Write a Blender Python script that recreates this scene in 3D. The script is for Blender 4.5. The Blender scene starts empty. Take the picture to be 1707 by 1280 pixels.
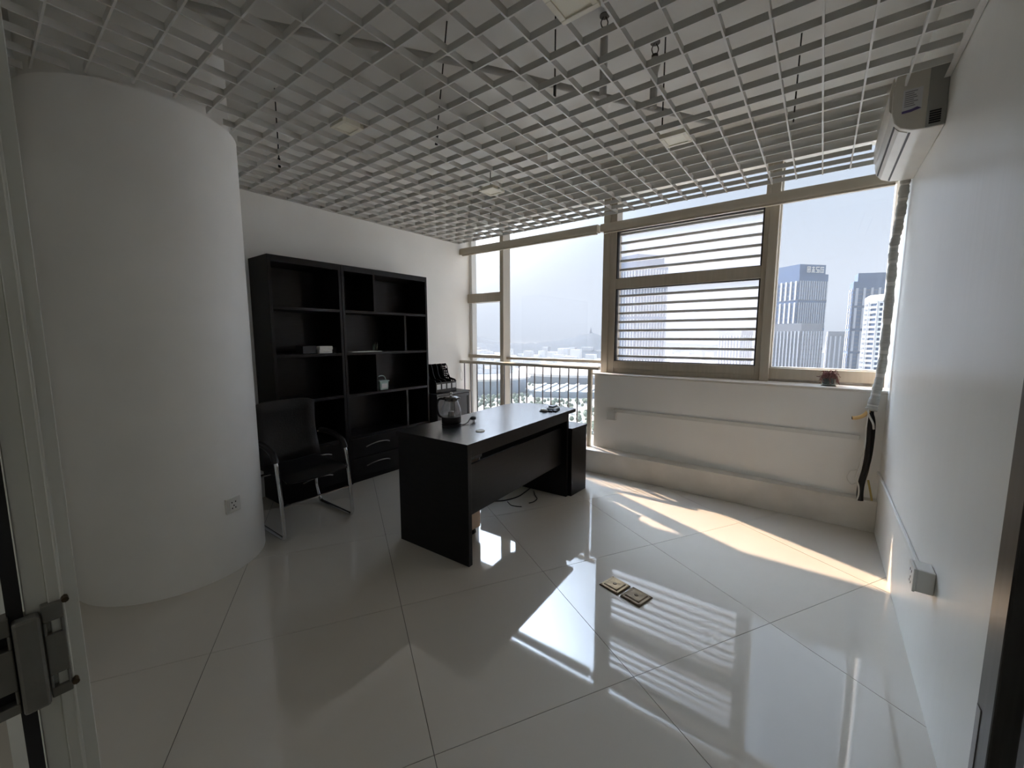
import bpy, bmesh, math, random
from mathutils import Vector, Matrix
random.seed(7)
SC = bpy.context.scene
COL = SC.collection
R = math.radians

# ------------------------------------------------------------------ camera
cam = bpy.data.cameras.new('camera')
cam.sensor_width = 36.0
cam.sensor_fit = 'HORIZONTAL'
cam.lens = 678.87 * 36.0 / 1707.0
cam.clip_start = 0.02
cam.clip_end = 20000
camo = bpy.data.objects.new('camera', cam)
COL.objects.link(camo)
camo.matrix_world = Matrix.Translation((0, 0, 1.35)) @ Matrix.Rotation(R(37.07), 4, 'Z') @ Matrix.Rotation(R(90 - 6.575), 4, 'X') @ Matrix.Rotation(R(-0.084), 4, 'Z')
SC.camera = camo

# ------------------------------------------------------------------ colour management, sky, sun, corridor lamp
SC.view_settings.view_transform = 'Standard'
SC.view_settings.look = 'None'
SC.view_settings.gamma = 1.0
SC.view_settings.use_curve_mapping = False
SC.view_settings.exposure = 0.88
SC.cycles.max_bounces = 14
SC.cycles.diffuse_bounces = 9
SC.cycles.glossy_bounces = 5
SC.cycles.transparent_max_bounces = 16
SC.cycles.volume_bounces = 0
SC.cycles.caustics_reflective = False
SC.cycles.caustics_refractive = False
SC.cycles.sample_clamp_indirect = 6.0

SUN_TRAVEL = Vector((1.03, -0.46, -1.0)).normalized()
world = bpy.data.worlds.new('hazy_sky')
SC.world = world
world.use_nodes = True
wn, wl = world.node_tree.nodes, world.node_tree.links
wn.clear()
tc = wn.new('ShaderNodeTexCoord')
sep = wn.new('ShaderNodeSeparateXYZ'); wl.new(tc.outputs['Generated'], sep.inputs[0])
ramp = wn.new('ShaderNodeValToRGB'); wl.new(sep.outputs['Z'], ramp.inputs[0])
for i, (p, c) in enumerate([(0.0, (0.78, 0.76, 0.74)), (0.08, (0.76, 0.77, 0.80)), (0.24, (0.62, 0.72, 0.87)), (0.65, (0.55, 0.67, 0.85)), (1.0, (0.44, 0.57, 0.82))]):
    e = ramp.color_ramp.elements[i] if i < 2 else ramp.color_ramp.elements.new(p)
    e.position = p; e.color = (*c, 1)
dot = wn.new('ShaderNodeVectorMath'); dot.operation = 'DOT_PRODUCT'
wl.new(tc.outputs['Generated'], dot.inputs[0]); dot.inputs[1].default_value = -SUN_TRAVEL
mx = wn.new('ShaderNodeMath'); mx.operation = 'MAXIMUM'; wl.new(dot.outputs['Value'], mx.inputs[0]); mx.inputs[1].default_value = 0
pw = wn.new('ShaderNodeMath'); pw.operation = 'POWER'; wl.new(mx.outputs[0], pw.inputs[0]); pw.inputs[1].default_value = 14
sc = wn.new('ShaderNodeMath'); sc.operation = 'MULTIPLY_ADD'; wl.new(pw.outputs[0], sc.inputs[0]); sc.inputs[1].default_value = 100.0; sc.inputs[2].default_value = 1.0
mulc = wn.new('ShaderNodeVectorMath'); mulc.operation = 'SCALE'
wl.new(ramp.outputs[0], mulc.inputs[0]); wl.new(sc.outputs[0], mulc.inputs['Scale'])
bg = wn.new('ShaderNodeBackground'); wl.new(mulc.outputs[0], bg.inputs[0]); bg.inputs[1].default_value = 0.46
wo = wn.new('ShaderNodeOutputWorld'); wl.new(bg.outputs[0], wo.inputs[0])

sun = bpy.data.lights.new('sun', 'SUN'); sun.energy = 7.8; sun.color = (1.0, 0.735, 0.52); sun.angle = R(0.7)
suno = bpy.data.objects.new('sun', sun); COL.objects.link(suno)
suno.rotation_euler = SUN_TRAVEL.to_track_quat('-Z', 'Y').to_euler(); suno.location = (-20, 12, 20)
lamp = bpy.data.lights.new('corridor_lamp', 'AREA'); lamp.energy = 3.5; lamp.size = 1.2; lamp.color = (1.0, 0.98, 0.92)
lampo = bpy.data.objects.new('corridor_lamp', lamp); COL.objects.link(lampo); lampo.location = (-0.6, -1.5, 2.6)

# ------------------------------------------------------------------ materials
def mat(name, color, rough=0.5, metal=0.0, spec=0.5, noise=None, bump=None, coat=0.0, ior=None, aniso=None):
    m = bpy.data.materials.new(name); m.use_nodes = True
    n, l = m.node_tree.nodes, m.node_tree.links
    b = n['Principled BSDF']
    b.inputs['Base Color'].default_value = (*color, 1)
    b.inputs['Roughness'].default_value = rough
    b.inputs['Metallic'].default_value = metal
    b.inputs['Specular IOR Level'].default_value = spec
    b.inputs['Coat Weight'].default_value = coat
    if ior: b.inputs['IOR'].default_value = ior
    t = n.new('ShaderNodeTexCoord')
    if noise:
        scale, amt = noise[0], noise[1]
        mp = n.new('ShaderNodeMapping'); l.new(t.outputs['Object'], mp.inputs[0])
        if len(noise) > 2: mp.inputs['Scale'].default_value = noise[2]
        nz = n.new('ShaderNodeTexNoise'); nz.inputs['Scale'].default_value = scale; nz.inputs['Detail'].default_value = 5
        l.new(mp.outputs[0], nz.inputs['Vector'])
        rp = n.new('ShaderNodeValToRGB'); l.new(nz.outputs['Fac'], rp.inputs[0])
        rp.color_ramp.elements[0].position = 0.3; rp.color_ramp.elements[1].position = 0.7
        rp.color_ramp.elements[0].color = (*[c * (1 - amt) for c in color], 1)
        rp.color_ramp.elements[1].color = (*[min(1, c * (1 + amt)) for c in color], 1)
        l.new(rp.outputs[0], b.inputs['Base Color'])
    if bump:
        nb = n.new('ShaderNodeTexNoise'); nb.inputs['Scale'].default_value = bump[0]; nb.inputs['Detail'].default_value = 4
        if len(bump) > 2:
            mb = n.new('ShaderNodeMapping'); l.new(t.outputs['Object'], mb.inputs[0]); mb.inputs['Scale'].default_value = bump[2]; l.new(mb.outputs[0], nb.inputs['Vector'])
        else: l.new(t.outputs['Object'], nb.inputs['Vector'])
        bp = n.new('ShaderNodeBump'); bp.inputs['Strength'].default_value = bump[1]; bp.inputs['Distance'].default_value = 0.01
        l.new(nb.outputs['Fac'], bp.inputs['Height']); l.new(bp.outputs[0], b.inputs['Normal'])
    return m

def glass(name, tint=(0.985, 0.99, 0.99), refl=1.0, film=0.0):
    m = bpy.data.materials.new(name); m.use_nodes = True
    n, l = m.node_tree.nodes, m.node_tree.links
    n.clear()
    o = n.new('ShaderNodeOutputMaterial'); tr = n.new('ShaderNodeBsdfTransparent'); gl = n.new('ShaderNodeBsdfGlossy')
    tr.inputs[0].default_value = (*tint, 1); gl.inputs['Roughness'].default_value = 0.0
    fr = n.new('ShaderNodeLayerWeight'); p5 = n.new('ShaderNodeMath'); p5.operation = 'POWER'; l.new(fr.outputs['Facing'], p5.inputs[0]); p5.inputs[1].default_value = 5
    f0 = n.new('ShaderNodeMath'); f0.operation = 'MULTIPLY_ADD'; l.new(p5.outputs[0], f0.inputs[0]); f0.inputs[1].default_value = 0.96; f0.inputs[2].default_value = 0.035
    k = n.new('ShaderNodeMath'); k.operation = 'MULTIPLY'; l.new(f0.outputs[0], k.inputs[0]); k.inputs[1].default_value = refl; k.use_clamp = True
    mx = n.new('ShaderNodeMixShader'); l.new(k.outputs[0], mx.inputs[0]); l.new(gl.outputs[0], mx.inputs[2])
    if film:
        tl = n.new('ShaderNodeBsdfTranslucent'); tl.inputs[0].default_value = (0.9, 0.9, 0.92, 1)
        m2 = n.new('ShaderNodeMixShader'); m2.inputs[0].default_value = film
        l.new(tr.outputs[0], m2.inputs[1]); l.new(tl.outputs[0], m2.inputs[2]); l.new(m2.outputs[0], mx.inputs[1])
    else:
        l.new(tr.outputs[0], mx.inputs[1])
    l.new(mx.outputs[0], o.inputs[0])
    return m

M = {}
M['paint'] = mat('white_wall_paint', (0.86, 0.855, 0.83), 0.55, noise=(1.6, 0.03), bump=(60, 0.03))
M['paint_right'] = mat('satin_wall_paint', (0.76, 0.757, 0.715), 0.33, spec=0.32, noise=(1.2, 0.03), bump=(6, 0.35, (1, 1, 0.08)))
M['column_paint'] = mat('column_paint', (0.86, 0.855, 0.83), 0.5, noise=(2.5, 0.04), bump=(12, 0.06))
M['step_paint'] = mat('scuffed_step_paint', (0.66, 0.64, 0.60), 0.5, noise=(4.0, 0.10), bump=(30, 0.05))
M['slab'] = mat('slab_paint', (0.60, 0.59, 0.56), 0.8, noise=(0.8, 0.10), bump=(5, 0.1))
M['tile'] = mat('polished_tile', (0.60, 0.57, 0.51), 0.04, spec=0.5, ior=1.95, noise=(1.4, 0.05))
M['grout'] = mat('tile_grout', (0.10, 0.095, 0.085), 0.8)
M['grid'] = mat('grid_metal', (0.58, 0.575, 0.55), 0.35, noise=(3, 0.04))
M['frame'] = mat('champagne_aluminium', (0.44, 0.39, 0.31), 0.38, spec=0.5, noise=(6, 0.05, (8, 8, 0.4)))
M['gasket'] = mat('black_gasket', (0.012, 0.012, 0.013), 0.6)
M['sill'] = mat('sill_stone', (0.66, 0.63, 0.58), 0.3, noise=(9, 0.06))
M['mortar'] = mat('grey_mortar', (0.34, 0.32, 0.29), 0.85, noise=(18, 0.25), bump=(40, 0.4))
M['glass'] = glass('window_glass', refl=0.5)
M['film'] = glass('filmed_window_glass', (0.985, 0.98, 0.98), 0.5, film=0.07)
M['louvre'] = mat('grey_louvre', (0.72, 0.725, 0.73), 0.5)
M['black'] = mat('black_woodgrain', (0.007, 0.007, 0.008), 0.38, spec=0.2, noise=(7, 0.25, (1, 1, 12)), bump=(40, 0.02))
M['blacktop'] = mat('black_desk_laminate', (0.013, 0.013, 0.015), 0.25, spec=1.0, ior=2.1, noise=(5, 0.3, (9, 1, 1)), bump=(14, 0.03))
M['leather'] = mat('black_leatherette', (0.006, 0.006, 0.007), 0.45, spec=0.3, bump=(90, 0.1))
M['chrome'] = mat('chrome_tube', (0.62, 0.63, 0.64), 0.12, metal=1.0)
M['plastic_black'] = mat('black_plastic', (0.009, 0.009, 0.010), 0.42, spec=0.3)
M['foam_black'] = mat('black_foam_tube', (0.010, 0.009, 0.010), 0.55, bump=(50, 0.2))
M['white_plastic'] = mat('white_plastic', (0.70, 0.70, 0.67), 0.35)
M['ac_plastic'] = mat('aged_ac_plastic', (0.60, 0.57, 0.51), 0.3, noise=(5, 0.08))
M['wrap'] = mat('grey_hose_wrap', (0.42, 0.42, 0.39), 0.6, noise=(30, 0.12, (1, 1, 3)), bump=(35, 0.35))
M['wrap_band'] = mat('pale_hose_tape', (0.60, 0.59, 0.55), 0.5)
M['yellow_pipe'] = mat('yellowed_drain_hose', (0.62, 0.40, 0.16), 0.45)
M['oak'] = mat('light_oak', (0.50, 0.36, 0.26), 0.45, noise=(6, 0.12, (6, 6, 0.6)))
M['kettle_glass'] = glass('kettle_glass', (0.94, 0.95, 0.95), 1.6)
M['jar_glass'] = glass('jar_glass', (0.72, 0.80, 0.77), 1.5)
M['brass'] = mat('worn_brass', (0.30, 0.22, 0.12), 0.4, metal=0.6, noise=(30, 0.35), bump=(60, 0.15))
M['brass_dark'] = mat('dark_worn_brass', (0.09, 0.065, 0.04), 0.45, metal=0.7, noise=(40, 0.4))
M['door_post'] = mat('door_post_paint', (0.74, 0.75, 0.70), 0.42, noise=(6, 0.06), bump=(25, 0.04))
M['clamp'] = mat('brushed_clamp_metal', (0.26, 0.255, 0.235), 0.38, metal=0.6, noise=(14, 0.18), bump=(40, 0.08))
M['dark_metal'] = mat('dark_bronze_metal', (0.035, 0.032, 0.030), 0.28, metal=0.5, noise=(5, 0.35, (10, 10, 0.3)))
M['steel'] = mat('stained_steel', (0.20, 0.19, 0.18), 0.3, metal=0.7, noise=(5, 0.2, (10, 10, 0.3)))
M['rod'] = mat('black_threaded_rod', (0.010, 0.010, 0.010), 0.5)
M['pipe_paint'] = mat('painted_pipe', (0.45, 0.44, 0.42), 0.6)
M['led_off'] = mat('led_diffuser', (0.82, 0.79, 0.66), 0.45)
M['led_frame'] = mat('led_frame', (0.72, 0.69, 0.58), 0.4)
M['sticker'] = mat('pale_sticker', (0.62, 0.62, 0.64), 0.4)
M['ink'] = mat('violet_ink', (0.10, 0.07, 0.22), 0.5)
M['ink_grey'] = mat('grey_ink', (0.25, 0.25, 0.27), 0.5)
M['leaf'] = mat('dried_red_leaf', (0.13, 0.035, 0.022), 0.6, noise=(40, 0.5))
M['soil'] = mat('dark_soil', (0.02, 0.03, 0.028), 0.9)
M['paper'] = mat('paper_white', (0.68, 0.67, 0.64), 0.7)
M['label'] = mat('grey_label', (0.55, 0.55, 0.55), 0.6)
M['mesh_teal'] = mat('pale_teal_plastic', (0.30, 0.40, 0.38), 0.35)

# ------------------------------------------------------------------ mesh helpers
WLOC = {}
def bm_new(): return bmesh.new()
def quadbox(bm, c):   # 8 corners: bottom 4 ccw then top 4 ccw
    v = [bm.verts.new(p) for p in c]
    for f in ((3, 2, 1, 0), (4, 5, 6, 7), (0, 1, 5, 4), (1, 2, 6, 5), (2, 3, 7, 6), (3, 0, 4, 7)):
        bm.faces.new([v[i] for i in f])
    return bm
def box(bm, x0, x1, y0, y1, z0, z1):
    return quadbox(bm, [(x0, y0, z0), (x1, y0, z0), (x1, y1, z0), (x0, y1, z0), (x0, y0, z1), (x1, y0, z1), (x1, y1, z1), (x0, y1, z1)])
def prism(bm, poly, z0, z1):
    a = [bm.verts.new((x, y, z0)) for x, y in poly]; b = [bm.verts.new((x, y, z1)) for x, y in poly]
    n = len(poly)
    bm.faces.new(a[::-1]); bm.faces.new(b)
    for i in range(n): bm.faces.new((a[i], a[(i + 1) % n], b[(i + 1) % n], b[i]))
    return bm
def extrude_profile(bm, prof, f0, f1):
    """prof: 2d points; f0/f1 map a 2d point to 3d for the two ends"""
    a = [bm.verts.new(f0(p)) for p in prof]; b = [bm.verts.new(f1(p)) for p in prof]
    n = len(prof)
    for i in range(n): bm.faces.new((a[i], a[(i + 1) % n], b[(i + 1) % n], b[i]))
    bm.faces.new(a[::-1]); bm.faces.new(b)
    bmesh.ops.recalc_face_normals(bm, faces=bm.faces)
    return bm
def bar(bm, p, q, w, h=None, up=(0, 0, 1)):
    """rectangular bar from p to q, w across, h along up"""
    p, q = Vector(p), Vector(q); h = h or w
    d = (q - p).normalized(); u = Vector(up)
    s = d.cross(u)
    if s.length < 1e-5: s = d.cross(Vector((1, 0, 0)))
    s.normalize(); u = s.cross(d).normalized()
    s *= w / 2; u *= h / 2
    return quadbox(bm, [p - s - u, p + s - u, q + s - u, q - s - u, p - s + u, p + s + u, q + s + u, q - s + u])
def tube(bm, pts, r, seg=10, cap=True):
    pts = [Vector(p) for p in pts]; rings = []
    n = len(pts); ref = None
    for i, p in enumerate(pts):
        t = (pts[min(i + 1, n - 1)] - pts[max(i - 1, 0)]).normalized()
        if ref is None:
            ref = Vector((0, 0, 1)) if abs(t.z) < 0.9 else Vector((1, 0, 0))
        a = (ref - t * ref.dot(t)).normalized(); ref = a
        b = t.cross(a)
        rr = r[i] if isinstance(r, (list, tuple)) else r
        rings.append([bm.verts.new(p + (a * math.cos(2 * math.pi * k / seg) + b * math.sin(2 * math.pi * k / seg)) * rr) for k in range(seg)])
    for i in range(n - 1):
        for k in range(seg):
            bm.faces.new((rings[i][k], rings[i][(k + 1) % seg], rings[i + 1][(k + 1) % seg], rings[i + 1][k]))
    if cap:
        bm.faces.new(rings[0][::-1]); bm.faces.new(rings[-1])
    return bm
def lathe(bm, prof, c, seg=24):
    """prof (r,z) list, around vertical axis at c"""
    rings = []
    for r, z in prof:
        if r < 1e-6: rings.append([bm.verts.new((c[0], c[1], c[2] + z))])
        else: rings.append([bm.verts.new((c[0] + r * math.cos(2 * math.pi * k / seg), c[1] + r * math.sin(2 * math.pi * k / seg), c[2] + z)) for k in range(seg)])
    for a, b in zip(rings, rings[1:]):
        for k in range(seg):
            if len(a) == 1 and len(b) == 1: continue
            if len(a) == 1: bm.faces.new((a[0], b[(k + 1) % seg], b[k]))
            elif len(b) == 1: bm.faces.new((a[k], a[(k + 1) % seg], b[0]))
            else: bm.faces.new((a[k], a[(k + 1) % seg], b[(k + 1) % seg], b[k]))
    bmesh.ops.recalc_face_normals(bm, faces=bm.faces)
    return bm
def smooth_path(pts, n=6):
    """Catmull-Rom through pts"""
    P = [Vector(p) for p in pts]; P = [P[0] * 2 - P[1]] + P + [P[-1] * 2 - P[-2]]
    out = []
    for i in range(1, len(P) - 2):
        for k in range(n):
            t = k / n
            a, b, c, d = P[i - 1], P[i], P[i + 1], P[i + 2]
            out.append(0.5 * ((2 * b) + (c - a) * t + (2 * a - 5 * b + 4 * c - d) * t * t + (3 * b - a - 3 * c + d) * t ** 3))
    out.append(P[-2]); return out
def fillet(pts, r, n=5):
    P = [Vector(p) for p in pts]; out = [P[0]]
    for i in range(1, len(P) - 1):
        a, b, c = P[i - 1], P[i], P[i + 1]
        u, v = (a - b), (c - b); rr = min(r, u.length * 0.45, v.length * 0.45)
        s, e = b + u.normalized() * rr, b + v.normalized() * rr
        for k in range(n + 1):
            t = k / n; out.append(s * (1 - t) ** 2 + b * 2 * t * (1 - t) + e * t * t)
    out.append(P[-1]); return out
def obj(name, bm, m, parent=None, bevel=0.0, smooth=False, seg=2):
    me = bpy.data.meshes.new(name)
    off = WLOC.get(parent.name, Vector((0, 0, 0))) if parent else Vector((0, 0, 0))
    if parent: bmesh.ops.translate(bm, verts=bm.verts, vec=-off)
    bmesh.ops.recalc_face_normals(bm, faces=bm.faces)
    bm.to_mesh(me); bm.free()
    for mm in (m if isinstance(m, (list, tuple)) else [m]): me.materials.append(mm)
    if smooth:
        for p in me.polygons: p.use_smooth = True
    o = bpy.data.objects.new(name, me); COL.objects.link(o)
    if smooth:
        try: me.set_sharp_from_angle(angle=R(40))
        except Exception: pass
    if parent: o.parent = parent
    WLOC[o.name] = off
    if bevel:
        b = o.modifiers.new('bevel', 'BEVEL'); b.width = bevel; b.segments = seg; b.limit_method = 'ANGLE'; b.angle_limit = R(40)
    return o
def tag(o, label, cat, group=None, kind=None):
    o['label'] = label; o['category'] = cat
    if group: o['group'] = group
    if kind: o['kind'] = kind
    return o
def thing(name, loc, label, cat, group=None, kind=None):
    o = bpy.data.objects.new(name, None); COL.objects.link(o); o.location = loc; o.empty_display_size = 0.1
    WLOC[o.name] = Vector(loc)
    return tag(o, label, cat, group, kind)
def struct(name, bm, m, label=None, **k):
    o = obj(name, bm, m, **k); o['kind'] = 'structure'
    if label: o['label'] = label
    return o
def sgroup(name, loc, label=None):
    o = bpy.data.objects.new(name, None); COL.objects.link(o); o.location = loc; o['kind'] = 'structure'
    if label: o['label'] = label
    WLOC[o.name] = Vector(loc); return o
def B(*a): return box(bm_new(), *a)

# ------------------------------------------------------------------ room numbers
XL, XR = -3.70, 0.383
YE = 0.03                      # inner face of the entrance partition
GZ = 2.505                     # underside of the ceiling grid
SLAB = 3.05
def ypar(x): return 3.83 + (x + 1.83) * (3.71 - 3.83) / (XR + 1.83)     # parapet face runs slightly askew
COLC, COLR = (-3.043, 0.657), 0.445

# floor: grout bed plus tiles laid at about 60 degrees to the walls
fl = struct('floor', B(-4.3, 1.6, -2.4, 4.15, -0.12, -0.0025), M['grout'], 'glossy grey-beige porcelain floor tiles laid at an angle')
def clip_poly(poly, x0, x1, y0, y1):
    for ax, lim, sgn in ((0, x0, 1), (0, x1, -1), (1, y0, 1), (1, y1, -1)):
        out = []
        for i in range(len(poly)):
            a, b = poly[i], poly[(i + 1) % len(poly)]
            da, db = (a[ax] - lim) * sgn, (b[ax] - lim) * sgn
            if da >= 0: out.append(a)
            if (da >= 0) != (db >= 0):
                t = da / (da - db); out.append((a[0] + (b[0] - a[0]) * t, a[1] + (b[1] - a[1]) * t))
        poly = out
        if len(poly) < 3: return None
    return poly
TU = Vector((math.cos(R(59.6)), math.sin(R(59.6)))) * 0.80
TV = Vector((-TU.y, TU.x))
T0 = Vector((-0.5076, 1.4756))
g = 0.0013
for i in range(-8, 8):
    for j in range(-8, 8):
        o = T0 + TU * i + TV * j
        k = g / 0.8
        q = [o + TU * k + TV * k, o + TU * (1 - k) + TV * k, o + TU * (1 - k) + TV * (1 - k), o + TU * k + TV * (1 - k)]
        p = clip_poly([tuple(v) for v in q], -4.2, XR, -2.2, 3.66)
        if p:
            a = 0
            for s in range(len(p)):
                a += p[s][0] * p[(s + 1) % len(p)][1] - p[(s + 1) % len(p)][0] * p[s][1]
            if abs(a) < 0.002: continue
            obj('tile', prism(bm_new(), p, -0.0024, 0.0), M['tile'], fl)

struct('wall_left', B(XL - 0.2, XL, -0.2, 4.08, -0.1, SLAB), M['paint'])
struct('wall_right', B(XR, XR + 0.2, -0.06, 4.2, -0.1, SLAB), M['paint_right'])
wbk = struct('wall_back', B(XL, XR, -0.03, YE, 2.25, SLAB), M['paint'], 'glazed partition beside the entrance')
for k in range(4):
    xa = XL + 0.02 + k * 0.75
    obj('pane', B(xa, xa + 0.71, -0.004, 0.004, 0.08, 2.21), M['glass'], wbk)
    obj('frame', B(xa - 0.02, xa, -0.03, YE, 0.0, 2.25), M['door_post'], wbk)
obj('frame', B(XL, -0.66, -0.03, YE, 0.0, 0.08), M['door_post'], wbk); obj('frame', B(XL, -0.66, -0.03, YE, 2.21, 2.25), M['door_post'], wbk)
bm = B(-4.3, -4.2, -2.4, -0.03, 0, SLAB); box(bm, -4.3, 1.6, -2.5, -2.4, 0, SLAB); box(bm, 1.5, 1.6, -2.4, -0.06, 0, SLAB); box(bm, XR + 0.2, 1.6, -0.06, 0.0, 0, SLAB); box(bm, -4.3, XL - 0.2, -0.06, 0, 0, SLAB)
struct('wall_corridor', bm, M['paint'])
struct('ceiling', B(-4.3, 1.6, -2.5, 4.075, SLAB, SLAB + 0.2), M['slab'])
# parapet under the right-hand windows, its end and the step in front
bm = bm_new(); prism(bm, [(-1.83, ypar(-1.83)), (XR, ypar(XR)), (XR, 4.25), (-1.83, 4.25)], 0.0, 0.966)
struct('wall_front', bm, M['paint'])
bm = bm_new(); prism(bm, [(XL, 3.655), (XR, 3.645), (XR, 4.25), (XL, 4.25)], 0.0, 0.222)
struct('trim_1', bm, M['step_paint'], 'scuffed white step along the foot of the window wall', bevel=0.004)
bm = bm_new(); prism(bm, [(-1.86, ypar(-1.86) - 0.022), (XR, ypar(XR) - 0.022), (XR, 4.12), (-1.86, 4.12)], 0.966, 0.985)
struct('trim_2', bm, M['sill'], 'pale window sill above the low wall', bevel=0.004)
struct('trim_3', B(XL, XR, 3.98, 4.075, 2.725, SLAB), M['slab'], 'lintel above the windows')
bm = bm_new(); lathe(bm, [(COLR, 0.0), (COLR, GZ - 0.008)], (*COLC, 0), 72); lathe(bm, [(COLR - 0.03, GZ - 0.02), (COLR - 0.03, SLAB)], (*COLC, 0), 48)
struct('column', bm, M['column_paint'], 'thick round white column by the entrance', smooth=True)

# ------------------------------------------------------------------ windows
def frame_bars(win, rects, y0, y1, m=None):
    for (x0, x1, z0, z1) in rects:
        obj('frame', B(x0, x1, y0, y1, z0, z1), m or M['frame'], win, bevel=0.003)
ZT = 2.725
w1 = sgroup('window_1', (-3.43, 4.0, 0.22), 'narrow window bay at the left wall with a transom')
frame_bars(w1, [(-3.155, -3.10, 0.222, ZT)], 3.93, 4.07)
frame_bars(w1, [(-3.70, -3.655, 0.222, ZT)], 3.98, 4.07, M['white_plastic'])
frame_bars(w1, [(-3.70, -3.155, 1.787, 1.90), (-3.70, -3.155, 1.083, 1.125)], 3.945, 4.07)
for z0, z1 in ((0.222, 1.083), (1.125, 1.787), (1.90, ZT)):
    obj('pane', B(-3.655, -3.155, 4.045, 4.05, z0, z1), M['glass'], w1)
w2 = sgroup('window_2', (-2.45, 4.0, 0.22), 'wide clear window bay behind the railing')
frame_bars(w2, [(-3.10, -1.815, 1.075, 1.105)], 3.99, 4.07)
for z0, z1 in ((0.222, 1.075), (1.105, ZT)):
    obj('pane', B(-3.10, -1.815, 4.045, 4.05, z0, z1), M['glass'], w2)
w3 = sgroup('window_3', (-1.05, 4.0, 0.985), 'filmed window with grey horizontal louvres')
frame_bars(w3, [(-1.815, -1.745, 0.985, ZT)], 3.93, 4.09)
frame_bars(w3, [(-0.395, -0.33, 0.985, ZT)], 3.925, 4.09)
frame_bars(w3, [(-1.745, -1.68, 0.985, ZT), (-0.43, -0.395, 0.985, ZT), (-1.68, -0.43, 1.825, 1.925), (-1.68, -0.43, 1.03, 1.107), (-1.68, -0.43, 2.385, 2.45)], 3.945, 4.08)
frame_bars(w3, [(-1.745, -0.395, 0.985, 1.03)], 3.955, 4.08)
for z0, z1 in ((1.107, 1.825), (1.925, 2.385)):
    gk = bm_new()
    for a in ((-1.68, -1.668, z0, z1), (-0.442, -0.43, z0, z1), (-1.68, -0.43, z0, z0 + 0.006), (-1.68, -0.43, z1 - 0.008, z1)):
        box(gk, a[0], a[1], 3.955, 3.998, a[2], a[3])
    obj('gasket', gk, M['gasket'], w3)
    obj('pane', B(-1.68, -0.43, 4.045, 4.05, z0, z1), M['film'], w3)
obj('pane', B(-1.68, -0.43, 4.045, 4.05, 2.45, ZT), M['glass'], w3)
for k in range(15):
    z = 2.361 - k * 0.0861
    if 1.80 < z < 1.95 or z < 1.12: continue
    obj('slat', B(-1.664, -0.448, 4.003, 4.038, z - 0.011, z + 0.011), M['louvre'], w3)
w4 = sgroup('window_4', (0.02, 4.0, 0.985), 'right-hand clear window in the corner')
frame_bars(w4, [(-0.33, XR, 1.005, 1.092)], 3.965, 4.07)
frame_bars(w4, [(0.345, XR, 1.092, ZT)], 3.99, 4.07, M['white_plastic'])
frame_bars(w4, [(-0.33, -0.318, 1.092, ZT), (-0.33, 0.345, 1.092, 1.102)], 4.02, 4.07, M['white_plastic'])
obj('mortar_strip', B(-0.33, XR, 3.975, 4.07, 0.985, 1.006), M['mortar'], w4)
for z0, z1 in ((1.092, ZT),):
    obj('pane', B(-0.33, 0.345, 4.045, 4.05, z0, z1), M['glass'], w4)

# roller blind cassettes under the grid
def cassette(name, x0, x1, ya, yb, zb, label, m):
    t = thing(name, ((x0 + x1) / 2, ya, zb), label, 'roller blind', 'rolled up blinds along the window heads')
    pr = [(0.0, 0.022), (0.006, 0.012), (0.05, 0.012), (0.09, 0.02), (0.09, 0.082), (0.07, 0.09), (0.014, 0.088), (0.0, 0.07)]
    dy = yb - ya
    obj('housing', extrude_profile(bm_new(), pr, lambda p: (x0, ya + p[0], zb + p[1]), lambda p: (x1, ya + dy + p[0], zb + p[1])), m, t, smooth=True)
    bm = bm_new(); bar(bm, (x0 + 0.03, ya + 0.028, zb + 0.004), (x1 - 0.01, ya + dy + 0.028, zb + 0.004), 0.03, 0.016)
    obj('bottom_bar', bm, M['frame'], t, bevel=0.003)
    bm = bm_new(); tube(bm, [(x0 + 0.002, ya + 0.048, zb + 0.05), (x0 + 0.012, ya + 0.048, zb + 0.05)], 0.03, 16)
    obj('end_cap', bm, M['frame'], t)
    return t
M['cassette'] = mat('beige_cassette', (0.50, 0.45, 0.36), 0.38, noise=(3, 0.06))
cassette('roller_blind', XL + 0.004, -1.835, 3.80, 3.815, 2.362, 'beige roller blind case over the railing bay, left of the frame post', M['cassette'])
cassette('roller_blind', -1.80, 0.335, 3.815, 3.795, 2.358, 'beige roller blind case over the louvred and corner windows', M['cassette'])

# railing in front of the left bays
rl = thing('railing', (-2.75, 3.80, 0.222), 'metal railing with a beige handrail in front of the left windows', 'railing')
bm = bm_new()
pr = [(-0.024, 0.0), (0.024, 0.0), (0.024, 0.026), (0.014, 0.038), (-0.014, 0.038), (-0.024, 0.026)]
extrude_profile(bm, pr, lambda p: (XL + 0.002, 3.80 + p[0], 1.018 + p[1]), lambda p: (-1.765, 3.80 + p[0], 1.018 + p[1]))
M['rail'] = mat('beige_rail_paint', (0.62, 0.57, 0.47), 0.35)
obj('handrail', bm, M['rail'], rl, bevel=0.003)
obj('post', B(-1.885, -1.845, 3.78, 3.82, 0.222, 1.018), M['rail'], rl, bevel=0.003)
bm = bm_new(); bar(bm, (XL + 0.002, 3.80, 0.29), (-1.885, 3.80, 0.29), 0.02, 0.025); obj('bottom_rail', bm, M['frame'], rl)
k = 0; x = -3.635
M['baluster'] = mat('grey_baluster', (0.17, 0.17, 0.18), 0.4)
while x < -1.9:
    bm = bm_new(); tube(bm, [(x, 3.80, 0.30), (x, 3.80, 1.02)], 0.0075, 8)
    obj('baluster', bm, M['baluster'], rl, smooth=True); x += 0.1085
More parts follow.
